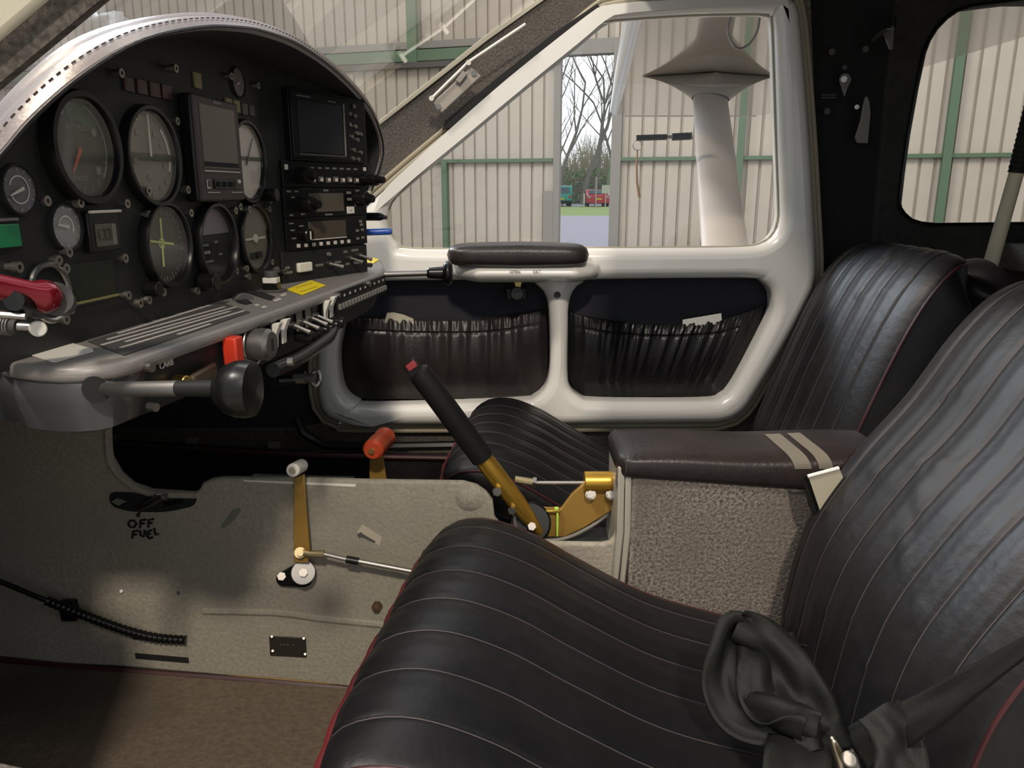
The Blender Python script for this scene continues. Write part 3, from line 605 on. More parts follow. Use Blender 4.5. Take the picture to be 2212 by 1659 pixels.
# ================================================================ INSTRUMENT PANEL
B1, B2 = math.radians(6), math.radians(27)
Q1 = V((-.31, 1.001, 0)); 
def pframe(px, py, plane=1):
    b = B1 if plane == 1 else B2
    e1 = V((math.sin(b), math.cos(b), 0)); n = V((math.cos(b), -math.sin(b), 0))
    p = PP(px, py, Q1, n)
    return Matrix(((e1.x, 0, n.x, p.x), (e1.y, 0, n.y, p.y), (0, 1, 0, p.z), (0, 0, 0, 1)))
def szf(M, hpx):  # vertical pixels to metres at the frame origin
    p = M.translation; dep = p.y * cp - p.z * sp; return hpx * dep / F / cp
def plen(px0, py0, px1, py1, plane=1):
    return (pframe(px0, py0, plane).translation - pframe(px1, py1, plane).translation).length
rim_px = [(-60, 395), (0, 330), (60, 262), (150, 183), (250, 117), (330, 84), (430, 67), (500, 68), (560, 77), (640, 106), (720, 160), (782, 224), (811, 280), (820, 330), (810, 375), (794, 412)]
def rimX(px): return -.345 + (px + 60) / 855 * .130
rim = catmull([PX(x, y, rimX(x)) for x, y in rim_px], 90)
cr_px = [(-60, 300), (0, 222), (60, 160), (130, 102), (200, 68), (290, 46), (400, 34), (500, 42), (590, 66), (660, 98), (735, 150), (795, 215), (824, 275), (830, 320), (822, 365), (803, 405)]
def crX(px): return -.41 + (px + 60) / 890 * .20
crest = catmull([PX(x, y, crX(x)) for x, y in cr_px], 90)
hood = thing('glareshield', 'padded leather glareshield hood arching over the instrument panel', 'glareshield', (-.3, .85, 0))
ctr = V((0, .86, -.02))
def outw(p): d = V((0, p.y - ctr.y, p.z - ctr.z)); return d.normalized()
rows = []
for i in range(90):
    r, c = rim[i], crest[i]; o = outw(r); oc = outw(c); f_ = min(1, i / 50); dv = (c.normalized() * (1 - f_) + V((-1, 0, 0)) * f_).normalized()
    lv = (r.normalized() * (1 - f_) + V((-1, 0, 0)) * f_).normalized()
    rows.append([r + lv * .085 + o * (.004 - .03 * (1 - f_)), r + lv * .02 + o * (.0005 - .006 * (1 - f_)), r, r + V((.004, 0, 0)) + o * .004, r.lerp(c, .22) + o * .008, r.lerp(c, .40) + o * .010, r.lerp(c, .54) + o * .001, r.lerp(c, .74) + o * .010, c, c + dv * .03 - oc * .004, c + dv * .08 - oc * .02, c + dv * .18 - oc * (.06 - .03 * f_)])
MB().add([p for row in rows for p in row[2:]], [(i * 10 + j, (i + 1) * 10 + j, (i + 1) * 10 + j + 1, i * 10 + j + 1) for i in range(89) for j in range(9)]).build('hood_padding', HOOD, hood, ang=80, subd=1)
MB().add([p for row in rows for p in row[:3]], [(i * 3 + j, (i + 1) * 3 + j, (i + 1) * 3 + j + 1, i * 3 + j + 1) for i in range(89) for j in range(2)]).build('hood_lining', HOODIN, hood, ang=80)
rimf = catmull([rows[i][3] + V((.0015, 0, 0)) for i in range(90)], 300)
MB().tube(rimf, .0016, n=6).build('rim_piping', LEATHER, hood)
mb = MB(); st_ = catmull([rows[i][4] + V((.0015, 0, 0)) + outw(rows[i][4]) * .0006 for i in range(90)], 240)
for i in range(0, 238): 
    if i % 2 == 0: mb.tube([st_[i], st_[i + 1]], .0006, n=4)
mb.build('stitching', mat('stitch_thread', (.035, .022, .02), .7), hood, kind='stuff')

ip = thing('instrument_panel', 'black instrument panel full of round gauges under the leather hood', 'instrument panel', (-.33, .8, -.12))
path = []
for k in range(24): t_ = -.58 + .58 * k / 23; path.append(Q1 + V((math.sin(B1), math.cos(B1), 0)) * t_)
for k in range(1, 9): path.append(Q1 + V((math.sin(B2), math.cos(B2), 0)) * (.193 * k / 8))
for k in range(1, 6): path.append(path[31] + V((-.085 * k / 5, .14 * k / 5, 0)))
def rimZ(y):
    best = min(rim, key=lambda p: abs(p.y - y)); return best.z
def paneltop(p):
    z = .05
    for _ in range(4):
        px = CX + F * p.x / (p.y * cp - z * sp)
        if px < -60: py = 395 + (-60 - px) * 1.08
        else:
            py = 410
            for (xa, ya), (xb, yb) in zip(rim_px[:-3], rim_px[1:-2]):
                if xa <= px <= xb: py = ya + (yb - ya) * (px - xa) / (xb - xa)
        z = PY(px, py - 9, p.y).z
    return max(z, -.10)
mb = MB(); vs = []
for p in path:
    zt = paneltop(p)
    for d in (0, -.006):
        n = V((d, 0, 0)); vs += [V((p.x, p.y, -.125)) + n, V((p.x, p.y, zt)) + n]
L = len(path); fs = []
for i in range(L - 1):
    a, b = i * 4, i * 4 + 4; fs += [(a, b, b + 1, a + 1), (a + 2, a + 3, b + 3, b + 2), (a + 1, b + 1, b + 3, a + 3), (a, a + 2, b + 2, b)]
fs += [(0, 1, 3, 2), (4 * L - 4, 4 * L - 2, 4 * L - 1, 4 * L - 3)]
mb.add(vs, fs).build('panel_face', PANEL, ip, ang=10)
e = path[31]; MB().prism([V((e.x, e.y, -.125)), V((e.x - .08, e.y + .012, -.125)), V((e.x - .08, e.y + .012, .05)), V((e.x, e.y, .05))], (0, .003, 0)).build('end_plate', GREYTD, ip, smooth=False)

def screw(px, py, plane=1, r=.0036, parent=None, h=.006):
    M = pframe(px, py, plane)
    MB(M).lathe([(0, 0), (r * .75, 0), (r * .75, h * .5), (r, h * .5), (r, h), (r * .45, h), (r * .45, h * .6), (0, h * .6)], n=12).build('screw', CHROME, parent or ip, ang=30)
SCR = [(247, 158), (360, 148), (488, 165), (547, 185), (578, 191), (280, 251), (370, 262), (300, 412), (387, 410), (85, 434), (150, 438), (260, 440), (308, 464), (133, 545), (110, 562), (127, 580), (256, 558), (15, 577), (492, 455), (508, 447), (522, 452), (572, 452), (574, 433), (598, 432), (523, 580), (527, 597), (578, 566), (585, 582), (500, 585), (137, 668), (127, 690), (263, 638), (282, 655), (308, 648), (340, 631), (415, 628), (400, 460)]
for x, y in SCR: screw(x, y, r=.0040 if x > 60 else .004, h=.007 if x % 3 else .010)
screw(604, 586, 2, h=.010); screw(788, 572, 2, h=.012); screw(766, 237, 2, r=.003)
for x, y in ((246, 160),): pass

def blob_ring(mb, R, n, sz, z, a0=0, a1=360):
    for k in range(n):
        a = math.radians(a0 + (a1 - a0) * k / n); mb.box((math.sin(a) * R, math.cos(a) * R, z), sz, Matrix.Rotation(-a, 3, 'Z') if False else None)
def gauge(name, label, px, py, hpx, plane=1, dial=None, bez=1.14, protr=.006, bezm=None, ticks=24, marks=None, needles=(), glass=True, square=0, group=None, cardmk=None, cat='gauge'):
    M = pframe(px, py, plane); R = szf(M, hpx) / 2
    t = thing(name, label, cat, M, group)
    bm_ = bezm or BLACK
    MB(M).lathe([(R * .985, .001), (R, protr * .8), (R * 1.03, protr), (R * bez * .97, protr), (R * bez, protr * .6), (R * bez, -.001)], n=48).build('bezel', bm_, t, ang=30)
    if square:
        o = rounded([(-square * R, -square * R), (square * R, -square * R), (square * R, square * R), (-square * R, square * R)], R * .6)
        MB(M).prism([V((a.x, a.y, 0)) for a in o], (0, 0, .0025)).build('flange', PANEL, t, bevel=.0006)
    MB(M).add([(math.cos(i * .131) * R, math.sin(i * .131) * R, .0016) for i in range(48)], [tuple(range(48))]).build('dial', dial or DIAL, t, smooth=False)
    if ticks:
        mb = MB(M)
        for k in range(ticks):
            a = 2 * math.pi * k / ticks; l = .13 if k % 2 == 0 else .07
            mb.box((math.sin(a) * R * (.93 - l / 2), math.cos(a) * R * (.93 - l / 2), .0020), (R * .025, R * l, .0004), Matrix.Rotation(-a, 3, 'Z'))
        mb.build('graduations', marks or GREYMARK, t, smooth=False)
    for ang_, l0, l1, wd, m_ in needles:
        a = math.radians(ang_); mb = MB(M); dx, dy = math.sin(a), math.cos(a); px_, py_ = dy, -dx
        mb.prism([V((dx * l0 * R + px_ * wd * R, dy * l0 * R + py_ * wd * R, .0032)), V((dx * l1 * R + px_ * wd * .4 * R, dy * l1 * R + py_ * wd * .4 * R, .0032)), V((dx * l1 * R - px_ * wd * .4 * R, dy * l1 * R - py_ * wd * .4 * R, .0032)), V((dx * l0 * R - px_ * wd * R, dy * l0 * R - py_ * wd * R, .0032))], (0, 0, .0006)).build('needle', m_, t, smooth=False)
    if glass: MB(M).add([(math.cos(i * .262) * R * .99, math.sin(i * .262) * R * .99, protr * .75) for i in range(24)], [tuple(range(24))]).build('glass', GGLASS, t, smooth=False)
    return t, M, R
def arc(t, M, R, a0, a1, rin, rout, m_, name='arc_band', z=.0022):
    mb = MB(M); n = 20; vs = []
    for i in range(n + 1):
        a = math.radians(a0 + (a1 - a0) * i / n); vs += [(math.sin(a) * R * rin, math.cos(a) * R * rin, z), (math.sin(a) * R * rout, math.cos(a) * R * rout, z)]
    mb.add(vs, [(2 * i, 2 * i + 1, 2 * i + 3, 2 * i + 2) for i in range(n)]).build(name, m_, t, smooth=False)
def dash(t, M, x, y, w_, h_, m_=None, name='marking', z=.0024, d=.0004):
    MB(M).box((x, y, z), (w_, h_, d)).build(name, m_ or GREYMARK, t, smooth=False)
def glab(t, M, body, x, y, s, m_=None): text(body, s, MT(M, x, y, .0024), m_ or GREYMARK, 'lettering', t, depth=.0001)

t, M, R = gauge('airspeed_indicator', 'largest round gauge at upper left, dark dial with short red needle and green arc', 166, 320, 198, bez=1.18, protr=.012, needles=((215, 0, .62, .05, REDN),), ticks=20)
arc(t, M, R, -20, 55, .55, .92, mat('green_sector', (.05, .085, .04), .6), 'green_sector'); arc(t, M, R, 20, 130, .90, .94, mat('grey_arc_paint', (.22, .23, .24), .4), 'grey_arc')
glab(t, M, 'AIRSPEED', 0, R * .42, R * .17); glab(t, M, 'KNOTS', -.1 * R, -R * .62, R * .14)
for x, y in ((-.45, .72), (.55, .35), (.55, -.45)): dash(t, M, x * R, y * R, .14 * R, .16 * R)
t, M, R = gauge('tachometer', 'olive faced round gauge with upright white needle, second from left', 319, 338, 182, dial=DIALG, protr=.009, needles=((2, 0, .93, .035, CREAM),), ticks=0)
arc(t, M, R, 42, 112, .80, .88, CREAM, 'white_arc'); MB(M).box((0, -.01 * R, .0022), (R * 1.96, R * .16, .0003)).build('dark_band', DIAL, t, smooth=False)
for x, y in ((-.4, .5), (.3, .5), (.55, .25), (-.6, -.12), (.62, -.2), (-.1, -.45), (-.3, -.7), (.35, -.7), (0, -.86), (.62, -.55)): dash(t, M, x * R, y * R, .15 * R, .12 * R)
t, M, R = gauge('vertical_speed_indicator', 'round gauge with hangar reflection painted on its dial, half hidden behind the boxy display unit', 528, 350, 150, dial=DIAL_REFL, protr=.008, ticks=0, needles=((35, -.1, .8, .03, BLACK),))
MB(M).box((0, .1 * R, .0026), (R * 1.9, R * .10, .0003)).build('dark_band', DIAL, t, smooth=False)
MB(M).cyl((R * 1.0, -R * .9, 0), (R * 1.0, -R * .9, .02), .008).build('knob', BLACK, t, bevel=.001)
t, M, R = gauge('engine_gauge', 'small round gauge at the left frame edge under the airspeed dial', 36, 410, 96, dial=DIALB, protr=.004, bezm=BLACKM, needles=((250, -.2, .7, .08, CREAM),), marks=CREAM, ticks=12)
arc(t, M, R, -70, 250, .55, .62, CREAM, 'white_arc')
t, M, R = gauge('engine_gauge', 'small round gauge left of the square digital readout', 138, 490, 90, dial=DIALB, protr=.004, bezm=BLACKM, needles=((280, -.1, .7, .09, CREAM),), marks=CREAM, ticks=12)
arc(t, M, R, -70, 120, .45, .52, CREAM, 'white_arc')
t, M, R = gauge('course_indicator', 'round gauge with yellow green crossed needles at lower centre left', 350, 530, 160, dial=DIAL, protr=.010, bez=1.12, needles=(), ticks=36)
for ang_, l in ((0, .62), (94, .55)):
    a = math.radians(ang_); MB(M).box((-.12 * R, .08 * R, .0030), (R * .06, R * 2 * l, .0006), Matrix.Rotation(-a - .06, 3, 'Z')).build('crossed_needle', YELM, t, smooth=False)
MB(M).lathe([(R * .10, .0028), (R * .14, .0028)], Matrix.Translation((-.12 * R, .06 * R, 0)), n=20).build('centre_ring', YELM, t, smooth=False)
MB(M).cyl((-R * .95, -R * 1.02, 0), (-R * .95, -R * 1.02, .014), .007).build('knob', BLACK, t, bevel=.001)
t, M, R = gauge('heading_indicator', 'round gauge with pale upper half and black centre between the crossed needle and turn gauges', 459, 527, 150, dial=BLACKM, protr=.010, bez=1.14, bezm=BLACK, ticks=0)
MB(M).add([(math.cos(a) * R * .97, max(math.sin(a), .28) * R * .97, .0024) for a in [i * math.pi / 20 + .0 for i in range(21)]], [tuple(range(21))]).build('upper_card', mat('mauve_card', (.17, .14, .145), .4), t, smooth=False)
for x, y, w_ in ((-.5, 0, .3), (.1, .05, .2), (-.5, -.2, .3), (-.4, -.45, .5), (.3, -.3, .2)): dash(t, M, x * R, y * R, w_ * R, .06 * R)
dash(t, M, -.45 * R, -.2 * R, .28 * R, .08 * R, CREAM)
MB(M).cyl((-R * 1.0, -R * .95, 0), (-R * 1.0, -R * .95, .022), .0095).build('knob', BLACK, t, bevel=.0015)
t, M, R = gauge('turn_coordinator', 'brown faced turn gauge with small aircraft silhouette left of the radios', 547, 515, 128, dial=DIALG, protr=.007, ticks=0)
MB(M).box((0, .0, .0030), (R * 1.5, R * .07, .0008)).build('aircraft_symbol', CREAM, t, smooth=False); MB(M).cyl((0, 0, .002), (0, 0, .004), R * .14, n=14).build('aircraft_symbol_hub', CREAM, t)
MB(M).box((0, -R * .55, .0028), (R * .9, R * .22, .0008)).build('slip_tube', BLACK, t, bevel=.0006)
MB(M).cyl((R * .05, -R * .55, .003), (R * .05, -R * .55, .0045), R * .10, n=12).build('slip_ball', BLACKM, t)
t, M, R = gauge('clock', 'tiny round mauve faced instrument near the top right of the panel', 512, 178, 56, dial=mat('mauve_dial', (.15, .125, .125), .4), protr=.003, bezm=BLACKM, ticks=12, needles=((250, 0, .7, .08, CREAM),))
# annunciator lamps
def lamp(px, py, w_, h_, m_, lab, grp=None):
    M = pframe(px, py); H = szf(M, h_); W_ = plen(px - w_ / 2, py, px + w_ / 2, py)
    MB(M).box((0, 0, .001), (W_, H, .003)).build('warning_lamp', m_, label=lab, cat='lamp', group=grp, bevel=.0006)
lamp(424, 174, 14, 32, YELD, 'single dim yellow warning lamp above the boxy display unit')
for i, (x, y) in enumerate(((275, 182), (303, 188), (331, 194), (357, 199))): lamp(x, y, 20, 30, REDD, ['leftmost', 'second from left', 'third from left', 'rightmost'][i] + ' of the four dark red warning lamps under the hood', 'dark red warning lamps')
lamp(491, 223, 13, 21, YELD, 'left of the two yellow lamps right of the boxy display unit', 'right hand warning lamps'); lamp(509, 230, 12, 25, YELD, 'right of the two yellow lamps right of the boxy display unit', 'right hand warning lamps')
lamp(526, 236, 12, 24, GREYD, 'left of the two dim grey lamps below the tiny round instrument', 'right hand warning lamps'); lamp(541, 239, 10, 22, GREYD, 'right of the two dim grey lamps below the tiny round instrument', 'right hand warning lamps')
# registration placard dots
M = pframe(428, 217); text('G-BXTB'.replace('XTB', '...'), szf(M, 15), MT(M, 0, 0, .001), GREYMARK, 'placard_lettering', ip)
# boxy display unit protruding from the panel
M = pframe(452, 322); H = szf(M, 205); W_ = plen(388, 322, 520, 322) * .74
t = thing('display_unit', 'boxy protruding display unit with brown screen in the middle of the panel', 'display', M)
M = MT(M, -.007, -.002, 0); PR = .014
MB(M).box((0, 0, PR / 2), (W_, H, PR)).build('housing', BLACK, t, bevel=.003)
MB(M).box((0, 0, PR), (W_ * .97, H * .98, .004)).build('front_frame', BROWNUNIT, t, bevel=.0015)
MB(M).box((0, H * .12, PR + .0018), (W_ * .76, H * .60, .0015)).build('screen', SCREEN, t, bevel=.0004)
MB(M).box((0, -H * .14, PR + .0028), (W_ * .74, H * .045, .0008)).build('screen_dark_bar', BLACKM, t, smooth=False)  # black bar across the foot of the screen
MB(M).box((0, -H * .205, PR + .003), (W_ * .78, H * .012, .0012)).build('screen_ledge', CREAM, t, smooth=False)
MB(M).box((W_ * .04, -H * .33, PR + .003), (W_ * .52, H * .09, .0015)).build('control_strip', BLACK, t, bevel=.0005)
for k in range(3): MB(M).box((-W_ * .12 + k * W_ * .14, -H * .33, PR + .0045), (W_ * .09, H * .05, .002)).build('key', BLACKM, t, bevel=.0004)
MB(M).cyl((W_ * .31, -H * .30, PR + .002), (W_ * .31, -H * .30, PR + .006), .002, n=10).build('indicator', WHITEP, t)
for x in (-.24, .28): MB(M).box((W_ * x, -H * .41, PR + .003), (W_ * .26, H * .008, .0008)).build('printed_line', CREAM, t, smooth=False)
mb = MB(M); mb.box((-W_ * .33, -H * .33, PR + .0026), (W_ * .07, H * .085, .0006)); mb.build('outlined_key', CREAM, t, smooth=False)
MB(M).box((-W_ * .33, -H * .325, PR + .003), (W_ * .045, H * .065, .0006)).build('outlined_key_face', BLACK, t, smooth=False)
MB(M).box((0, H * .455, PR + .0024), (W_ * .18, H * .02, .0006)).build('maker_marking', GREYMARK, t, smooth=False)
# digital readout
M = pframe(211, 500); H = szf(M, 82); W_ = plen(178, 500, 246, 500)
t = thing('digital_readout', 'small square digital readout with grey brown display beside the small gauges', 'display', M)
MB(M).box((0, 0, .003), (W_, H, .008)).build('housing', BLACK, t, bevel=.0015)
MB(M).box((-W_ * .02, -H * .08, .0075), (W_ * .62, H * .55, .001)).build('screen', mat('lcd_olive', (.075, .072, .050), .3), t, smooth=False)
MB(M).box((W_ * .24, -H * .08, .0080), (W_ * .12, H * .52, .001)).build('screen_bar', GREYMARK, t, smooth=False)
text('133', H * .42, MT(M, -W_ * .09, -H * .08, .0084), DIAL, 'lettering', t)
MB(M).box((0, H * .50, .009), (W_ * .96, H * .07, .004)).build('top_edge', CREAM, t, bevel=.0005)
M = pframe(5, 506); H = szf(M, 52); t = thing('green_indicator', 'green lit rectangular indicator at the left frame edge', 'indicator', M)
MB(M).box((0, 0, .002), (.026, H * 1.2, .005)).build('housing', BLACK, t, bevel=.001); MB(M).box((0, -.001, .0045), (.022, H * .92, .002)).build('lens', GREENL, t, bevel=.0006); MB(M).box((0, H * .58, .0045), (.022, .002, .002)).build('top_edge', GREYMARK, t, smooth=False)
# recessed slot with yellow lower lip
M = pframe(193, 622); W_ = plen(140, 630, 246, 610)
t = thing('recessed_tray_slot', 'dark recessed slot with thin yellowish lower lip in the panel', 'slot', M)
MB(M).box((0, .006, .001), (W_, .030, .002)).build('recess', mat('slot_olive', (.010, .012, .005), .6), t, smooth=False)
MB(M).tube([(-W_ / 2, -.0098, .004), (W_ / 2, -.0098, .004)], .0013, n=6).build('lower_lip', mat('olive_lip', (.16, .14, .05), .5), t)
# red anodised air lever inside chrome ring at the left edge
M = pframe(98, 632); R = szf(M, 118) / 2
t = thing('red_fuel_primer', 'shiny red anodised lever in a chrome rimmed opening at the left edge', 'lever', M)
MB(M).ring([(math.cos(i * .262) * R, math.sin(i * .262) * R, .004) for i in range(24)], .0024, 8).build('chrome_ring', STEEL, t)
MB(M).add([(math.cos(i * .262) * R, math.sin(i * .262) * R, .002) for i in range(24)], [tuple(range(24))]).build('dark_opening', BLACKM, t, smooth=False)
pa, pb = PY(-60, 608, .46), PY(118, 645, .500)
MB().tube([pa, pa.lerp(pb, .68), pa.lerp(pb, .80), pa.lerp(pb, .9), pb], [.0080, .0080, .0105, .0108, .0085], n=24).build('red_barrel', REDAN, t)
pc = PY(135, 655, .535); MB().tube([pb, pc], [.011, .009], n=18).build('lever_neck', DARKS, t)
MB().cyl(PY(30, 650, .47), PY(80, 664, .50), .006, .008, n=18).build('lower_barrel', BLACK, t)
pa, pb = PY(-60, 700, .49), PY(80, 709, .492)
t = thing('white_tipped_plunger', 'ribbed grey plunger with round white tip below the red lever', 'plunger', pa)
mb = MB(); mb.tube([pa, pa.lerp(pb, .7)], .0050, n=14)
mb.build('spring_sleeve', DARKS, t)
mb = MB(); d = (pb - pa)
for k in range(11): c = pa + d * (.12 + .045 * k); mb.cyl(c, c + d * .022, .0060, n=14)
mb.build('ribs', GREYMARK, t, ang=30)
MB().cyl(pa.lerp(pb, .72), pb, .0035, n=12).build('shaft', STEEL, t); MB().cyl(pb, pb + V((.003, -.003, 0)), .0052, n=20).build('tip', WHITEP, t, bevel=.001)
MB().cyl(PY(-20, 677, .47), PY(56, 683, .475), .0026, n=8).build('steel_rod', STEEL, label='thin bright steel rod just above the white tipped plunger', cat='rod')

# ---- avionics stack (angled plane)
def unit(name, label, x0, x1, y0, y1, prot=.004, m_=None, cat='radio'):
    cx_, cy_ = (x0 + x1) / 2, (y0 + y1) / 2; M = pframe(cx_, cy_, 2); H = szf(M, y1 - y0); W_ = plen(x0, cy_, x1, cy_, 2)
    mid = (pframe(x0, cy_, 2).translation + pframe(x1, cy_, 2).translation) / 2; M = M.copy(); z = M.translation.z; M.translation = V((mid.x, mid.y, z))
    t = thing(name, label, cat, M); MB(M).box((0, 0, prot / 2), (W_, H, prot)).build('faceplate', m_ or BLACK, t, bevel=.0008)
    return t, M, W_, H, prot
def knob(t, M, x, y, r, h, m_=None, z=0, name='knob'):
    MB(M).lathe([(0, z), (r, z), (r, z + h * .85), (r * .85, z + h), (0, z + h)], Matrix.Translation((x, y, 0)), n=18).build(name, m_ or BLACK, t, ang=30)
t, M, W_, H, P = unit('moving_map_display', 'dark moving map display at the top of the avionics stack', 613, 778, 208, 345, .010, cat='display')
MB(M).box((-W_ * .12, H * .0, P), (W_ * .72, H * .93, .004)).build('screen_bezel', BLACK, t, bevel=.0012)
MB(M).box((-W_ * .13, -H * .02, P + .002), (W_ * .56, H * .72, .0014)).build('screen', SCREEN_D, t, bevel=.0003)
MB(M).box((-W_ * .12, -H * .41, P + .002), (W_ * .60, H * .02, .002)).build('screen_lip', STEEL, t, smooth=False)
MB(M).box((W_ * .175, -H * .02, P + .002), (W_ * .015, H * .78, .002)).build('screen_side_lip', GREYMARK, t, smooth=False)
glabM = MT(M, -W_ * .33, H * .40, P + .0022); MB(glabM).box((0, 0, 0), (W_ * .16, H * .02, .0004)).build('maker_marking', GREYMARK, t, smooth=False)
MB(MT(M, W_ * .02, H * .38, P + .0022)).box((0, 0, 0), (W_ * .10, H * .018, .0004)).build('model_marking', GREYMARK, t, smooth=False)
for k, (x, y) in enumerate(((.33, .36), (.27, .24), (.34, .22), (.26, .08), (.34, .06), (.28, -.10), (.36, -.04), (.36, -.14), (.41, -.05), (.30, -.30), (.40, -.33), (.28, -.43), (.36, -.44))):
    MB(M).cyl((x * W_, y * H, P - .001), (x * W_, y * H, P + .003), .0028, n=12).build('button', CHROME if k > 2 else DARKS, t)
t, M, W_, H, P = unit('audio_panel', 'black audio selector panel with rows of keys under the map display', 604, 792, 352, 403, .005)
for k in range(7):
    x = -.19 * W_ + k * W_ * .085
    MB(M).box((x, H * .26, P), (W_ * .045, H * .07, .0008)).build('key_legend', GREYMARK, t, smooth=False)
    MB(M).box((x, -H * .22 if k % 2 == 0 else -H * .18, P + .0012), (W_ * .05, H * .22, .003)).build('key', GREYTD, t, bevel=.0005)
    MB(M).box((x, -H * .20, P + .003), (W_ * .028, H * .13, .0006)).build('key_marking', CREAM, t, smooth=False)
knob(t, M, -W_ * .33, -H * .05, .011, .020, z=P - .001); knob(t, M, -W_ * .33, -H * .05, .006, .028, z=P); knob(t, M, W_ * .44, -H * .18, .009, .022, z=P); knob(t, M, W_ * .44, -H * .18, .0055, .034, z=P, name='inner_knob')
MB(M).box((-W_ * .46, H * .25, P), (W_ * .035, H * .20, .0015)).build('switch_white', CREAM, t, bevel=.0004)
MB(M).box((W_ * .44, H * .28, P), (W_ * .035, H * .16, .0015)).build('switch_white', CREAM, t, bevel=.0004)
t, M, W_, H, P = unit('navigation_radio', 'upper radio with brown display and small white square label', 607, 786, 409, 466, .005)
MB(M).box((-W_ * .02, 0, P), (W_ * .42, H * .66, .002)).build('screen', mat('lcd_tan', (.085, .070, .052), .3), t, bevel=.0004)
knob(t, M, -W_ * .29, -H * .05, .0105, .018, z=P); knob(t, M, -W_ * .29, -H * .05, .006, .027, z=P, name='inner_knob'); knob(t, M, W_ * .38, H * .12, .0105, .018, z=P); knob(t, M, W_ * .38, H * .12, .0062, .028, z=P, name='inner_knob')
MB(M).box((W_ * .275, -H * .30, P + .0005), (W_ * .095, H * .26, .0012)).build('white_label', WHITEP, t, bevel=.0004)
text('I', H * .16, MT(MT(M, W_ * .28, -H * .30, P + .0012), 0, 0) @ Matrix.Rotation(math.pi / 2, 4, 'Z'), INK, 'label_marking', t)
for x, y in ((.26, .34), (.265, .10)): MB(M).box((W_ * x, H * y, P + .001), (W_ * .05, H * .10, .002)).build('key', GREYMARK, t, bevel=.0004)
for x, y, w_ in ((-.02, .43, .06), (0, -.43, .09), (-.44, .40, .05), (-.36, .40, .04), (-.40, .20, .04), (-.43, -.40, .04), (-.30, -.38, .05), (.38, .42, .05), (.36, -.12, .05)): MB(M).box((W_ * x, H * y, P), (W_ * w_, H * .06, .0006)).build('legend', GREYMARK, t, smooth=False)
t, M, W_, H, P = unit('transponder', 'lower radio with brown display and a row of small white keys', 612, 787, 471, 532, .005)
MB(M).box((-W_ * .02, H * .10, P), (W_ * .46, H * .56, .002)).build('screen', SCREEN, t, bevel=.0004)
MB(M).box((-W_ * .02, -H * .21, P + .001), (W_ * .46, H * .035, .0014)).build('screen_lip', CREAM, t, smooth=False)
for k in range(8): MB(M).box((-W_ * .38 + k * W_ * .088, -H * .37, P + .001), (W_ * .028, H * .12, .003)).build('key', CREAM if k != 9 else GREYMARK, t, bevel=.0005)
for x, y in ((.36, -.30), (.43, -.28), (.36, -.02), (.43, -.0), (.41, .30), (.42, .18)): MB(M).box((W_ * x, H * y, P + .001), (W_ * .035, H * .09, .002)).build('small_key', GREYMARK, t, bevel=.0004)
knob(t, M, -W_ * .31, -H * .02, .0085, .012, z=P); MB(M).box((-W_ * .31, -H * .04, P + .0125), (.002, .011, .001)).build('pointer', CREAM, t, smooth=False)
for x, y in ((-.44, .36), (-.43, .14), (-.42, -.12), (-.33, .26), (-.26, .08), (-.25, -.08)): MB(M).box((W_ * x, H * y, P), (W_ * .05, H * .05, .0006)).build('legend', GREYMARK, t, smooth=False)
t, M, W_, H, P = unit('switch_panel', 'black switch panel with white rocker and toggles under the radios', 606, 790, 538, 601, .003, PANEL, 'switch panel')
MB(M).box((-W_ * .28, -H * .02, P + .002), (W_ * .15, H * .30, .006)).build('white_rocker', WHITEP, t, bevel=.0018, seg=3)
def toggle(t, M, x, y, z, dx=0, dy=-.006):
    MB(M).cyl((x, y, z), (x, y, z + .004), .004, n=12).build('toggle_nut', STEEL, t)
    MB(M).tube([(x, y, z + .003), (x + dx, y + dy, z + .014), (x + dx * 1.6, y + dy * 1.6, z + .020)], [.0016, .0022, .003], n=10).build('toggle_lever', CHROME, t)
toggle(t, M, 0, H * .0, P, .006, -.003); toggle(t, M, W_ * .26, H * .10, P, .004, -.004); toggle(t, M, W_ * .38, H * .16, P, .004, -.004)
MB(M).cyl((W_ * .005, H * .30, P), (W_ * .005, H * .30, P + .004), .0028, n=12).build('indicator', GREYMARK, t)
for x, y, w_ in ((-.45, .02, .05), (-.45, -.13, .10), (-.10, -.02, .09), (.12, .0, .08), (.22, .32, .05), (.34, .34, .09), (.24, -.10, .05), (.36, -.10, .09)): MB(M).box((W_ * x, H * y, P), (W_ * w_, H * .08, .0006)).build('legend', GREYMARK, t, smooth=False)
# things clipped behind the panel's right end
t = thing('black_marker', 'black pen shaped clip sticking out right of the radios', 'pen', PY(790, 468, 1.24))
MB().cyl(PY(786, 468, 1.24), PY(820, 468, 1.24), .0065, n=14).cyl(PY(820, 468, 1.24), PY(829, 469, 1.24), .0065, .004, n=14).build('pen_body', BLACK, t); MB().cyl(PY(828, 469, 1.24), PY(836, 470, 1.24), .0032, n=10).build('pen_tip', DARKS, t)
t = thing('blue_pen', 'blue pen sticking out right of the lower radio', 'pen', PY(790, 501, 1.24))
MB().tube([PY(786, 502, 1.24), PY(842, 500, 1.24), PY(847, 500, 1.24)], [.0055, .0052, .0035], n=14).build('pen_body', BLUE, t)

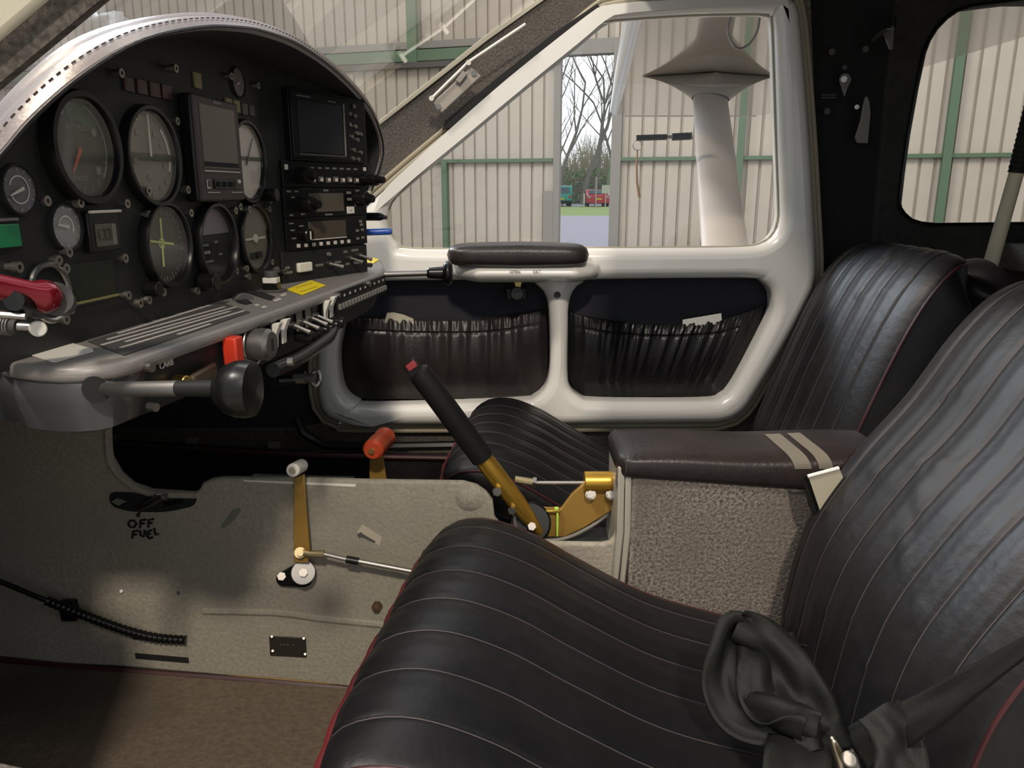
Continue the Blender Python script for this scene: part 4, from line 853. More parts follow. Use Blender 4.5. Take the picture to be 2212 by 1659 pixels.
# ================================================================ TRAY (LOWER CONSOLE)
ZT = -.12
tray = thing('lower_console', 'grey curved shelf with placard and labels below the instrument panel', 'console', (-.3, .9, -.18))
fe = [PZ(x, y, ZT) for x, y in [(-90, 764), (0, 782), (100, 794), (200, 792), (270, 781), (330, 761), (430, 727), (540, 690), (690, 638), (780, 606), (822, 590), (832, 578)]]
fe = catmull([V((-.66, .575, ZT))] + fe, 60)
oo = fe + [V((-.23, 1.37, ZT)), V((-.45, 1.40, ZT)), V((-.66, .66, ZT))]
def below(p, k=1): return V((p.x, p.y, p.z))
nf = 24
side = [p for p in fe]
# top slab
mb = MB(); n = len(oo); mb.prism(oo, (0, 0, -.012)); mb.build('shelf_top', GREYT, tray, bevel=.005, seg=4)
# near curved skirt down to the corner, grey, then the black switch face
k0 = min(range(60), key=lambda i: abs(fe[i].y - PZ(312, 768, ZT).y) + abs(fe[i].x - PZ(312, 768, ZT).x))
def skirt(i0, i1, z0, z1f, off, m_, name, thick=.004):
    mb = MB(); vs = []; idx = list(range(i0, i1 + 1))
    for i in idx:
        p = fe[i]; t_ = (fe[min(59, i + 1)] - fe[max(0, i - 1)]).normalized(); nn = V((t_.y, -t_.x, 0)); q = p + nn * off; z1 = z1f((i - i0) / max(1, i1 - i0))
        vs += [V((q.x, q.y, z0)), V((q.x - nn.x * .004, q.y - nn.y * .004, (z0 + z1) / 2 - .0)), V((q.x - nn.x * .010, q.y - nn.y * .010, z1)), V((q.x - nn.x * .02, q.y - nn.y * .02, z1 - .004)), V((q.x - nn.x * .06, q.y - nn.y * .06, z1 - .004))]
    L = len(idx); mb.add(vs, [(i * 5 + j, (i + 1) * 5 + j, (i + 1) * 5 + j + 1, i * 5 + j + 1) for i in range(L - 1) for j in range(4)])
    return mb.build(name, m_, tray, solid=.002)
skirt(0, k0, ZT - .008, lambda t_: -.185 + .018 * t_, -.004, mat('console_slate', (.062, .064, .066), .38), 'curved_end_skirt')
skirt(k0, 59, ZT - .008, lambda t_: -.170 + .0 * t_ - .006 * math.sin(math.pi * t_), -.007, PANEL, 'switch_face')
# frames on the switch face: by pixel on the front edge surface
def fframe(px, drop, out_=0.0):
    best = None
    for i in range(k0 - 8, 59):
        a, b = fe[i], fe[i + 1]
        # pixel of the edge at height ZT
        def pix(p):
            zc_ = p.y * cp - p.z * sp; return CX + F * p.x / zc_
        xa, xb = pix(a), pix(b)
        if xa <= px <= xb or best is None:
            f_ = (px - xa) / (xb - xa) if xb != xa else 0; best = (a.lerp(b, f_), (b - a).normalized())
            if xa <= px <= xb: break
    p, t_ = best; nn = V((t_.y, -t_.x, 0)).normalized(); e1 = V((t_.x, t_.y, 0)).normalized()
    o = p + nn * (-.006 + out_) + V((0, 0, -drop))
    return Matrix(((e1.x, 0, nn.x, o.x), (e1.y, 0, nn.y, o.y), (0, 1, 0, o.z), (0, 0, 0, 1)))
# top decals
def decal(name, pts, m_, lab=None, th_=.0006, rnd_=0, parent=tray, **kw):
    return MB().prism([PZ(x, y, ZT + .0004) for x, y in pts], (0, 0, th_)).build(name, m_, parent, smooth=False, label=lab, **kw)
decal('white_sticker', [(56, 757), (90, 741), (128, 736), (138, 737), (200, 755), (202, 760), (122, 783), (112, 783), (58, 765)], WHITEP, 'blank white sticker')
decal('placard', [(190, 738), (268, 768), (345, 742), (540, 675), (482, 655), (300, 705)], GREYTD, 'black checklist placard with rows of white text')
rows_ = [((256, 720), (452, 660)), ((233, 733), (485, 663)), ((221, 745), (510, 663)), ((272, 738), (498, 672)), ((261, 751), (528, 671)), ((385, 722), (460, 698))]
rnd = random.Random(2)
for (xa, ya), (xb, yb) in rows_:
    mb = MB(); A, B = PZ(xa, ya, ZT + .001), PZ(xb, yb, ZT + .001); Lr = (B - A).length; d = (B - A).normalized(); nrm = V((-d.y, d.x, 0)); s_ = 0
    while s_ < Lr - .004:
        w_ = rnd.uniform(.006, .016); w_ = min(w_, Lr - s_); a_, b_ = A + d * s_, A + d * (s_ + w_)
        mb.prism([a_ - nrm * .0017, b_ - nrm * .0017, b_ + nrm * .0017, a_ + nrm * .0017], (0, 0, .0003)); s_ += w_ + .0014
    mb.build('text_row', CREAM, tray, smooth=False, kind='stuff')
decal('yellow_label', [(619, 626), (672, 606), (704, 617), (652, 638)], YEL, 'yellow rectangular label'); decal('yellow_label', [(787, 562), (800, 556), (820, 561), (795, 576), (787, 576)], YEL, 'small yellow label at the far end')
for (xa, ya), (xb, yb) in (((640, 622), (674, 611)), ((648, 631), (684, 619))):
    A, B = PZ(xa, ya, ZT + .0012), PZ(xb, yb, ZT + .0012); d = (B - A).normalized(); nrm = V((-d.y, d.x, 0)) * .0009
    MB().prism([A - nrm, B - nrm, B + nrm, A + nrm], (0, 0, .0003)).build('label_print', mat('dark_yellow', (.45, .33, .01), .6), tray, smooth=False)
# trim wheel slots and flap switch on the shelf
for pts in ([(500, 642), (512, 637), (530, 645), (545, 655), (530, 658), (512, 653)], [(532, 632), (552, 626), (594, 642), (584, 649)]):
    decal('slot', pts, BLACKM, None, .0008)
c = PZ(526, 648, ZT); MB().cyl(c + V((.002, -.003, -.004)), c + V((-.002, .003, -.004)), .012, n=24).build('trim_wheel', GREYTD, tray, bevel=.001)
decal('marking', [(548, 660), (556, 657), (562, 660), (553, 663)], CREAM); decal('marking', [(563, 664), (571, 661), (578, 664), (568, 667)], CREAM); decal('marking', [(589, 650), (604, 644), (609, 647), (595, 653)], CREAM); decal('marking', [(604, 639), (616, 634), (620, 637), (609, 642)], CREAM)
c = PZ(588, 630, ZT); sw = thing('flap_switch', 'grey and white stepped knob standing on the console shelf', 'switch', c)
MB().box(c + V((0, 0, .0015)), (.030, .022, .003), Matrix.Rotation(-.2, 3, 'Z')).build('base', GREYTD, sw, bevel=.0008)
MB().box(c + V((0, 0, .007)), (.018, .016, .009)).build('lower_block', BLACK, sw, bevel=.001); MB().box(c + V((0, 0, .014)), (.017, .016, .007)).build('white_collar', WHITEP, sw, bevel=.001); MB().cyl(c + V((0, 0, .017)), c + V((0, 0, .025)), .008).build('cap', GREYTD, sw, bevel=.001)
# console front fittings
M = fframe(345, .010); text('CARB', .0075, MT(M, .012, -.004, .0025), CREAM, 'lettering', tray); 
M = fframe(497, .022); t = thing('red_guarded_switch', 'red guarded switch on the console front left of the ignition key barrel', 'switch', M)
MB(M).box((-.002, 0, .008), (.014, .026, .014)).build('red_guard', REDP, t, bevel=.002); MB(M).cyl((.004, -.012, .008), (.010, -.018, .022), .005).build('switch_stem', BLACK, t)
M = fframe(550, .026); t = thing('ignition_switch', 'big round silver ignition key barrel on the console front', 'switch', M)
MB(M).ring([(math.cos(i * .262) * .021, math.sin(i * .262) * .021, .003) for i in range(24)], .0012, 6).build('dial_ring', STEEL, t); MB(M).lathe([(0, 0), (.0150, 0), (.0155, .010), (.0155, .018), (.0125, .021), (.0125, .022), (0, .022)], n=32).build('barrel', ALU, t, ang=30); MB(M).box((0, 0, .0222), (.003, .012, .0012)).build('key_slot', BLACKM, t, smooth=False)
def rocker(px, drop, lab, m_=WHITEP):
    M = fframe(px, drop); t = thing('rocker_switch', lab, 'switch', M, 'rocker switches on the console front')
    MB(M).box((0, 0, .0015), (.013, .030, .003)).build('frame', BLACK, t, bevel=.0005)
    MB(M).prism([V((-.005, -.013, .003)), V((-.005, .013, .003)), V((-.005, .014, .012)), V((-.005, .0, .006)), V((-.005, -.013, .005))], (.010, 0, 0)).build('rocker', m_, t, bevel=.0014)
rocker(594, .026, 'leftmost tall white rocker right of the ignition barrel'); rocker(612, .025, 'second tall white rocker right of the ignition barrel')
rocker(704, .022, 'left of the two white rockers near the circuit breakers'); rocker(716, .020, 'right of the two white rockers near the circuit breakers')
for i, px in enumerate((633, 653, 672, 684)):
    M = fframe(px, .022); t = thing('toggle_switch', ['first', 'second', 'third', 'fourth'][i] + ' silver toggle from left in the console front row', 'switch', M, 'silver toggles on the console front')
    MB(M).box((0, 0, .001), (.014, .022, .002)).build('plate', GREYMARK if i in (1, 2) else BLACK, t, bevel=.0004); toggle(t, M, .001, -.001, .002, .001, -.005)
for i, px in enumerate((645, 662, 678, 690, 702, 714)):
    M = fframe(px, .038); MB(M).lathe([(0, 0), (.006, 0), (.0075, .016), (.006, .021), (0, .022)], n=18).build('black_knob', BLACK, tray, ang=30)
for px, dr in ((575, .010), (600, .008), (620, .006)):
    MB(fframe(px, dr)).box((0, 0, .003), (.020, .004, .004)).build('label_holder', DARKS, tray, bevel=.0006)
# circuit breaker strip
M = fframe(785, .010); t = thing('circuit_breaker_strip', 'strip of tiny circuit breakers at the far end of the console front', 'breaker strip', M)
L = (fframe(828, 0).translation - fframe(734, 0).translation).length
Mc = fframe(781, .016); MB(Mc).box((0, 0, .004), (L, .026, .008)).build('strip_body', BLACK, t, bevel=.001)
for k in range(17):
    MB(Mc).box((-L * .46 + k * L * .92 / 16, -.006, .009), (L * .03, .007, .005)).build('breaker_button', GREYMARK, t, bevel=.0005)
for k in range(9): MB(Mc).box((-L * .36 + k * L * .8 / 8, .006, .0083), (.004, .003, .0006)).build('marking', CREAM, t, smooth=False)
for k in (-.5, 0.08): MB(Mc).cyl((L * k, .010, .006), (L * k, .010, .013), .003, n=10).build('screw', CHROME, t)
# black hose/bar below the front
t = thing('console_underbar', 'glossy black bar hanging below the console front', 'bar', PY(665, 775, .78))
MB().tube(catmull([PY(590, 800, .70), PY(640, 778, .76), (PY(680, 752, .82)), PY(710, 728, .88), PY(720, 706, .92)], 20), .007, n=12).build('bar', BLACK, t)
MB().cyl(PY(622, 781, .70), PY(634, 781, .70), .004, n=10).build('bolt', CHROME, t)
# corner bolts
for x, y in ((313, 793), (322, 878)):
    c = PX(x, y, fframe(325, .02).translation.x + .004); MB().cyl(c, c + V((.007, -.003, 0)), .0034, n=10).build('cap_screw', CHROME, tray)
# brass knob and small lever behind throttle
c = fframe(385, .030).translation; MB().cyl(c, c + V((.012, -.006, 0)), .0045).build('brass_knob', mat('brass', (.6, .42, .12), .3, metal=1), tray, bevel=.001)
c = fframe(430, .034).translation; MB().box(c + V((.006, 0, 0)), (.006, .05, .012)).build('brown_tab', mat('brown_tab', (.07, .045, .025), .5), tray, bevel=.002)
# throttle: tube out of the grey skirt, ribbed knob
pa, pb, pc = PY(214, 842, .520), PY(385, 839, .505), PY(480, 839, .50)
t = thing('throttle_lever', 'silver tube with large round black throttle knob at lower left', 'throttle', pa)
MB().tube([V((pa.x - .01, pa.y + .02, pa.z - .002)), pa + V((.004, .004, 0)), pa.lerp(pb, .15), pb], [.0048, .0050, .0052, .0055], n=16).build('tube', ALU, t)
MB().cyl(pb, pc, .0056, .0060, n=18).build('sleeve', RUBBER, t)
pd = PY(478, 840, .50); ax_ = V((1, -.06, 0)).normalized(); zz = ax_; xx = V((0, 0, 1)); yy = zz.cross(xx)
Mk = Matrix(((xx.x, yy.x, zz.x, pd.x), (xx.y, yy.y, zz.y, pd.y), (xx.z, yy.z, zz.z, pd.z), (0, 0, 0, 1)))
MB(Mk).lathe([(0, -.004), (.010, -.003), (.0165, .004), (.0190, .010), (.0195, .016), (.0185, .022), (.013, .0235), (0, .024)], n=40).build('knob', BLACK, t, ang=50)
c = PY(208, 842, .523)
MB().add([c + V((math.cos(i * .262) * .0100, 0, math.sin(i * .262) * .0100)) + V((0, -.0008, 0)) for i in range(24)], [tuple(range(24))]).build('skirt_hole', BLACKM, tray, smooth=False, label='dark round hole in the grey skirt')
# copilot throttle
pa, pb = PY(826, 593, 1.20), PY(922, 590, 1.22)
t = thing('throttle_lever', 'steel rod with black collar reaching right toward the door armrest', 'throttle', pa)
MB().cyl(pa, pb, .0048, n=14).build('tube', STEEL, t); pc = PY(962, 590, 1.225)
MB().tube([pb, pb.lerp(pc, .1), pb.lerp(pc, .9), pc], [.006, .0085, .0105, .0105], n=16).build('sleeve', BLACK, t)
MB().lathe([(0, 0), (.013, 0), (.0185, .004), (.019, .010), (.015, .014), (0, .0145)], Matrix.Translation(pc - V((.003, 0, 0))) @ Matrix.Rotation(math.pi / 2, 4, 'Y'), n=30).build('knob', BLACK, t, ang=50)
# clevis rod end
t = thing('rod_end', 'grey steel ball rod end hanging below the console beside the door corner', 'rod end', PY(660, 817, .95))
MB().cyl(PY(600, 822, .94), PY(640, 820, .95), .007, n=12).build('shaft', BLACK, t); MB().cyl(PY(636, 816, .95), PY(660, 815, .95), .0085, n=8).build('hex_body', STEEL, t)
MB().cyl(PY(658, 816, .95), PY(680, 817, .95), .006, n=12).build('neck', DARKS, t); c = PY(683, 818, .95)
MB().ring([c + V((math.cos(i * .3927) * .005 , math.sin(i * .3927) * .003, 0)) + V((0, 0, math.sin(i * .3927) * .0085)) for i in range(16)], .0035, 8).build('eye', STEEL, t)
# ================================================================ CENTRE TUNNEL
TY = .97
tun = thing('centre_tunnel', 'felt covered centre tunnel between the seats running forward under the console', 'tunnel', PY(600, 1480, TY))
tpx = [(-260, 1420), (-260, 880), (232, 880), (232, 955), (240, 990), (258, 1022), (285, 1046), (325, 1060), (418, 1066), (430, 1058), (437, 1044), (455, 1036), (480, 1033), (620, 1034), (800, 1039), (1000, 1042), (1030, 1050), (1050, 1064), (1064, 1082), (1068, 1118), (1090, 1145), (1130, 1165), (1200, 1174), (1300, 1176), (1318, 1172), (1328, 1158), (1334, 1130), (1337, 1020), (1360, 1020), (1380, 1600), (1100, 1560), (745, 1484), (500, 1462), (250, 1440)]
plate(pxY(tpx, TY), [], frameY(TY + .006), .012, .004, TUN, 'tunnel_shell', tun, res=3)
MB().prism([PY(x, y, 1.10) for x, y in [(240, 1100), (430, 1110), (1060, 1110), (1340, 1200), (1340, 1420), (240, 1380)]], (0, .01, 0)).build('far_side_panel', BLACKM, tun)
# pressed ledge line and bulge
MB().tube(catmull([PY(x, y, TY + .002) for x, y in [(440, 1318), (600, 1322), (700, 1335), (800, 1345), (880, 1352)]], 20), .006, n=10).build('pressed_ledge', TUN, tun)
MB().tube(catmull([PY(x, y, TY + .003) for x, y in [(232, 880), (236, 985), (262, 1030), (320, 1064), (425, 1070)]], 20), .006, n=8).build('rim_fold', TUN, tun)
MB().lathe([(0, .006), (.012, .005), (.020, 0)], Matrix.Translation(PY(1015, 1075, TY)) @ Matrix.Rotation(math.pi / 2, 4, 'X'), n=24).build('side_boss', TUN, tun)
# forward lower lip in worn yellow
MB().tube(catmull([PY(x, y, TY - .001) for x, y in [(420, 1462), (500, 1462), (620, 1470), (700, 1478), (748, 1486)]], 16), .003, n=6).build('glue_edge', mat('old_glue', (.24, .15, .04), .6), tun)
MB().tube(catmull([PY(x, y, TY - .004) for x, y in [(-100, 1412), (0, 1424), (120, 1437), (250, 1448), (500, 1466), (650, 1478), (750, 1488)]], 20), .0045, n=6).build('floor_piping', PIPING, tun)
TF = frameY(TY - .001)
def onT(px, py, d=.001): M = TF.copy(); M.translation = PY(px, py, TY - d); return M
mk = mat('marker_ink', (.004, .004, .004), .8)
def stroke(pts, r=.0021):
    m_ = MB(); m_.tube([PY(x, y, TY - .0004) for x, y in pts], r, n=5); return m_
letters = {'O': [[(281, 1125), (290, 1124), (295, 1131), (290, 1139), (281, 1138), (277, 1131), (281, 1125)]],
 'F': [[(303, 1140), (304, 1124), (316, 1122)], [(303, 1131), (313, 1130)]], 'F2': [[(321, 1139), (321, 1123), (333, 1121)], [(321, 1130), (330, 1129)]],
 'F3': [[(286, 1163), (288, 1148), (299, 1146)], [(287, 1155), (296, 1154)]], 'U': [[(303, 1146), (304, 1156), (309, 1159), (313, 1155), (313, 1145)]],
 'E': [[(328, 1145), (319, 1149), (318, 1158), (323, 1163), (331, 1160)], [(318, 1154), (326, 1153)]], 'L': [[(333, 1141), (336, 1155), (343, 1153)]], 'arrow': [[(299, 1116), (302, 1106)], [(299, 1116), (296, 1110)]]}
for kx, ss in letters.items():
    mb = MB()
    for s_ in ss: mb.tube([PY(x, y, TY - .0004) for x, y in s_], .0018, n=5)
    mb.build('handwritten_letter' if kx != 'arrow' else 'handwritten_arrow', mk, tun)
# slots
for pts in ([(286, 1368), (402, 1376), (403, 1390), (287, 1381)], [(291, 1411), (407, 1421), (408, 1433), (293, 1423)]):
    MB().prism([PY(x, y, TY - .0006) for x, y in pts], (0, .002, 0)).build('vent_slot', BLACKM, tun, smooth=False)
mb = thing('data_plate', 'small black riveted plate low on the tunnel side', 'plate', PY(622, 1395, TY))
MB().prism([PY(x, y, TY - .001) for x, y in [(582, 1373), (661, 1377), (663, 1419), (584, 1415)]], (0, -.002, 0)).build('plate', mat('plate_brown_black', (.020, .016, .012), .5), mb, bevel=.0008)
for x, y in ((587, 1375), (656, 1379), (589, 1406), (659, 1413)): MB().cyl(PY(x, y, TY - .003), PY(x, y, TY - .0045), .0018, n=10).build('rivet', CHROME, mb)
for x in (606, 614, 622, 634): MB().box(PY(x, 1393, TY - .0033), (.003, .0004, .0008)).build('engraved_mark', GREYMARK, mb, smooth=False)
# decal strip on top of tunnel side
MB().prism([PY(x, y, TY - .0008) for x, y in [(526, 1037), (770, 1046), (766, 1052), (526, 1040)]], (0, .002, 0)).build('white_decal_strip', WHITEP, tun, smooth=False)
MB().box(PY(650, 1037, TY + .02), (.14, .035, .0015), Matrix.Rotation(.03, 3, 'Y')).build('black_decal', BLACK, tun, smooth=False)
for x in (560, 590, 640, 680, 735): MB().box(PY(x, 1032 + (x - 560) * .032, TY + .012), (.012, .002, .0008)).build('decal_print', CREAM, tun, smooth=False)
# tapes
MB().prism([PY(x, y, TY - .0006) for x, y in [(770, 1150), (783, 1132), (826, 1160), (820, 1179)]], (0, -.0006, 0)).build('clear_tape', mat('tape', (.42, .38, .30), .25), label='pale piece of tape with dark pencil mark on the tunnel side', cat='tape', smooth=False)
MB().prism([PY(x, y, TY - .0016) for x, y in [(772, 1154), (780, 1149), (783, 1153), (812, 1170), (809, 1172), (781, 1159), (776, 1162)]], (0, -.0004, 0)).build('tape_mark', GREYTD, label='dark pencil mark on the pale tape', cat='mark', smooth=False)
MB().prism([PY(x, y, TY - .0006) for x, y in [(479, 1135), (503, 1101), (519, 1098), (520, 1105), (497, 1133), (480, 1142)]], (0, -.0006, 0)).build('dark_patch', mat('patch_grey', (.15, .15, .12), .8), label='dark worn patch on the upper tunnel side', cat='patch', smooth=False)
# bolts
MB().lathe([(0, .010), (.006, .009), (.0075, .004), (.0075, 0)], Matrix.Translation(PY(815, 1308, TY)) @ Matrix.Rotation(math.pi / 2, 4, 'X'), n=6).build('bolt', mat('rusty_bolt', (.13, .075, .045), .5, metal=.5), label='rusty bolt on the tunnel beside the seat edge', cat='bolt', smooth=False)
for x, y in ((262, 1277), (385, 1281)): MB().cyl(PY(x, y, TY), PY(x, y, TY - .003), .0022, n=10).build('rivet', CHROME if x < 300 else BLACK, tun)
# white knob lever with pivot and pushrod
t = thing('trim_lever', 'gold flat lever with white knob on the tunnel side', 'lever', PY(652, 1240, TY))
MB().prism([PY(x, y, .955) for x, y in [(637, 1030), (659, 1022), (664, 1100), (671, 1185), (668, 1212), (637, 1212), (636, 1150)]], (0, -.005, 0)).build('gold_arm', GOLDM, t, bevel=.001)
MB().cyl(PY(632, 1016, .925), PY(652, 1005, .965), .0088, n=24).build('white_knob', WHITEP, t, bevel=.002, seg=3); c = PY(632, 1016, .923); MB().cyl(c, c + V((-.001, -.002, .0003)), .0045, n=14).build('knob_screw', CARD, t)
MB().prism([V((p.x, TY - .002, p.y)) for p in rounded([(lambda q: (q.x, q.z))(PY(x, y, TY)) for x, y in [(597, 1240), (655, 1206), (684, 1235), (672, 1264), (604, 1260)]], .02)], (0, -.006, 0)).build('pivot_plate', BLACK, t, bevel=.001)
MB().cyl(PY(655, 1237, TY - .006), PY(655, 1237, TY - .018), .0165, n=28).build('pivot_disc', ALU, t, bevel=.001); MB().cyl(PY(655, 1237, TY - .018), PY(655, 1237, TY - .023), .006, n=6).build('pivot_nut', CHROME, t)
MB().cyl(PY(608, 1245, TY - .006), PY(608, 1245, TY - .013), .006, n=6).build('plate_bolt', CHROME, t)
t2 = thing('push_rod', 'steel push rod running from the white knob lever back under the seat', 'rod', PY(760, 1212, .945))
MB().cyl(PY(648, 1194, .945), PY(648, 1194, .955), .0075, n=14).cyl(PY(648, 1194, .935), PY(648, 1194, .955), .0045, n=12).build('ball_joint', mat('brass_steel', (.45, .36, .20), .35, metal=.9), t2)
MB().tube([PY(654, 1193, .943), PY(670, 1196, .943), PY(700, 1197, .943)], [.004, .0045, .0055], n=10).build('rod_end', MATS['brass_steel'], t2)
MB().cyl(PY(698, 1197, .943), PY(750, 1209, .943), .0028, n=10).build('thread', STEEL, t2); MB().cyl(PY(748, 1208, .943), PY(775, 1213, .943), .0052, n=12).build('black_sleeve', BLACK, t2)
MB().cyl(PY(773, 1212, .943), PY(920, 1240, .943), .0036, n=12).build('rod', CHROME, t2)
# red knob lever on the far side
t = thing('flap_lever', 'gold flat lever with orange red knob rising behind the tunnel', 'lever', PY(815, 1040, 1.11))
MB().prism([PY(x, y, 1.11) for x, y in [(799, 980), (826, 978), (838, 1060), (797, 1060)]], (0, .006, 0)).build('gold_arm', GOLDM, t, bevel=.001)
p0_, p1_ = PY(804, 974, 1.065), PY(834, 943, 1.14)
MB().tube([p0_, p0_.lerp(p1_, .06), p0_.lerp(p1_, .5), p0_.lerp(p1_, .55), p0_.lerp(p1_, .93), p1_], [.012, .0155, .0165, .0150, .0165, .010], n=24).build('red_knob', ORANGEP, t)
c = p0_; MB().cyl(c, c + V((-.001, -.004, 0)), .004, n=12).build('knob_screw', mat('brass3', (.5, .35, .12), .4, metal=.8), t)
# fuel valve bits at OFF FUEL
t = thing('fuel_valve_handle', 'small metal fuel valve handle in the recess above the handwritten letters', 'handle', PY(320, 1082, TY))
MB().prism([V((p.x, TY + .006, p.y)) for p in rounded([(lambda q: (q.x, q.z))(PY(x, y, TY)) for x, y in [(236, 1062), (300, 1064), (400, 1070), (428, 1074), (420, 1092), (360, 1106), (280, 1104), (240, 1092)]], .02)], (0, -.008, 0)).build('recess_plate', BLACKM, t, smooth=False)
MB().prism([PY(x, y, TY - .003) for x, y in [(241, 1083), (254, 1075), (274, 1082), (258, 1091)]], (0, -.002, 0)).build('square_tab', GREYMARK, t, smooth=False)
MB().tube([PY(298, 1100, TY - .006), PY(322, 1088, TY - .010), PY(352, 1072, TY - .012)], [.003, .005, .004], n=10).build('handle', STEEL, t); MB().cyl(PY(336, 1076, TY - .004), PY(358, 1072, TY - .008), .005, n=10).build('hub', STEEL, t)
MB().tube([PY(355, 1090, TY - .004), PY(395, 1082, TY - .004)], .003, n=8).build('short_arm', BLACK, t)
# black hose
t = thing('control_cable', 'black corrugated hose running down the tunnel side into the slot', 'hose', PY(200, 1330, .95))
pts = catmull([PY(-80, 1226, .93), PY(0, 1256, .94), PY(100, 1297, .945), PY(200, 1336, .952), PY(280, 1364, .958), PY(340, 1378, .962), PY(402, 1383, .966)], 50)
MB().tube(pts[:22], .0035, n=10).build('cable', BLACK, t); mb = MB(); hp = catmull(pts[18:], 110); mb.tube(hp, [.0058 + (.0010 if i % 4 < 2 else 0) for i in range(110)], n=12).build('corrugated_hose', BLACK, t)
MB().box(PY(150, 1318, .962), (.022, .012, .030)).build('hose_clip', BLACK, t, bevel=.002)

# ================================================================ ARMREST BOX BETWEEN SEATS
ab = thing('armrest_box', 'speckled carpet covered box between the seats behind the control stick', 'console box', PY(1550, 1340, TY))
poly_ = pxY([(1362, 1005), (1500, 1020), (1740, 1040), (1765, 1080), (1850, 1240), (1900, 1600), (1370, 1600), (1350, 1300)], TY)
plate(poly_, [], frameY(TY + .045), .115, .008, CARPS, 'carpet_cover', ab, res=3)
for i, (xa, xb) in enumerate(((1336, 1350), (1352, 1365))):
    MB().prism([PY(x, y, TY - .012) for x, y in [(xa, 1010), (xb, 1010), (xb - 2, 1150), (xb - 14, 1262), (xa - 14, 1262), (xa - 3, 1150)]], (0, .10, 0)).build('edge_trim', CLEARP, ab, bevel=.002)
MB().box(PY(1341, 1030, TY + .0), (.012, .02, .03)).build('edge_block', CARPS, ab, bevel=.003)
xa, xb = PY(1338, 975, .95).x, PY(1930, 980, .95).x
def pad2(u_, v_):
    a = 2 * math.pi * v_; s_ = u_; e = min(1, (1 - (1 - min(1, s_ / .05)) ** 2)) ** .5; ca, sa = math.cos(a), math.sin(a); k = .5
    zt, zb = -.337 + .002 * math.sin(u_ * 9), -.372 - .030 * u_
    return V((xa + (xb - xa) * s_ ** 1.0 , 1.018 + math.copysign(abs(ca) ** k, ca) * .068 * (.75 + .25 * e), (zt + zb) / 2 + math.copysign(abs(sa) ** k, sa) * (zt - zb) / 2 * (.55 + .45 * e)))
mb = MB(); mb.grid(pad2, 60, 37)
mb.f.append(tuple(range(36))); t = mb.build('armrest_pad', LEATHER_B, ab, ang=60, label='long brown black leather armrest pad')
MB().tube(catmull([pad2(.028, v_ / 24) + V((0, -.0006 if v_ > 6 else 0, .0006)) for v_ in range(0, 22)], 30), .0010, n=5).build('end_seam', SEAM, t)
for i, (x0_, x1_) in enumerate(((1690, 1726), (1742, 1772))):
    ua = ((PY(x0_, 975, .97).x - xa) / (xb - xa), (PY(x1_, 975, .97).x - xa) / (xb - xa))
    MB().grid(lambda a_, b_: pad2(ua[0] + (ua[1] - ua[0]) * a_ + .03 * b_, .22 + .26 * b_) + V((0, -.0008, .0008)), 5, 16).build('tape_strip', mat('grey_tape', (.13, .115, .09), .7), t, smooth=False)
# harness strap with cream tag over the rear of the armrest
t = thing('harness_strap', 'black harness strap draped over the rear of the centre armrest', 'strap', PY(1780, 1060, .93))
MB().prism([PY(x, y, .915) for x, y in [(1732, 1020), (1752, 1032), (1790, 1140), (1775, 1150), (1745, 1090)]], (0, -.004, 0)).build('strap', BELT, t, bevel=.001)
t = thing('cream_tag', 'cream label tag tucked between armrest and near seat back', 'tag', PY(1785, 1060, .90))
MB().prism([PY(x, y, .905) for x, y in [(1746, 1030), (1812, 1011), (1830, 1055), (1778, 1125)]], (0, -.002, 0)).build('tag', CARD, t, smooth=False)
MB().tube([PY(1745, 1029, .903), PY(1812, 1011, .903)], .0025, n=8).build('folded_edge', PAPER, t)
# ================================================================ CONTROL STICK
t = thing('control_stick', 'control stick with long black grip and gold lower tube between the seats', 'control stick', PY(1170, 1150, 1.0))
g0, g1, g2, g3, g4 = PY(900, 800, .955), PY(912, 812, .957), PY(1042, 988, .985), PY(1048, 996, .986), PY(1172, 1158, 1.005)
MB().tube([g0, g0.lerp(g1, .4), g1, g1.lerp(g2, .5), g2], [.010, .0145, .0155, .0158, .0158], n=28).build('grip', RUBBER, t)
ga = g3; L_ = (g4 - g3); sd = L_.cross(V((0, 1, 0))).normalized()
MB().tube([g2, g2.lerp(g4, .15), g2.lerp(g4, .55), g2.lerp(g4, .75)], [.0125, .0135, .0130, .0105], n=24).tube([g2.lerp(g4, .74), g2.lerp(g4, .96), g4], [.0105, .0065, .0035], n=20).build('gold_tube', GOLD, t)
for f_, r_ in ((.36, .0065), (.60, .0055)):
    c = g2.lerp(g4, f_) + V((-.010, -.013, 0)); MB().cyl(c, c + V((0, -.007, 0)), r_, n=6).build('bolt', CHROME, t)
c = PY(892, 789, .955); MB().box(c + V((0, 0, -.003)), (.016, .016, .020), Matrix.Rotation(-.6, 3, 'Y')).build('switch_housing', BLACK, t, bevel=.001)
MB().box(PY(889, 790, .945), (.013, .006, .009), Matrix.Rotation(-.6, 3, 'Y')).build('red_button', mat('dull_red', (.30, .03, .035), .5), t, bevel=.001)
MB().cyl(PY(914, 795, .955), PY(921, 797, .955), .0025, n=8).build('steel_pin', STEEL, t)
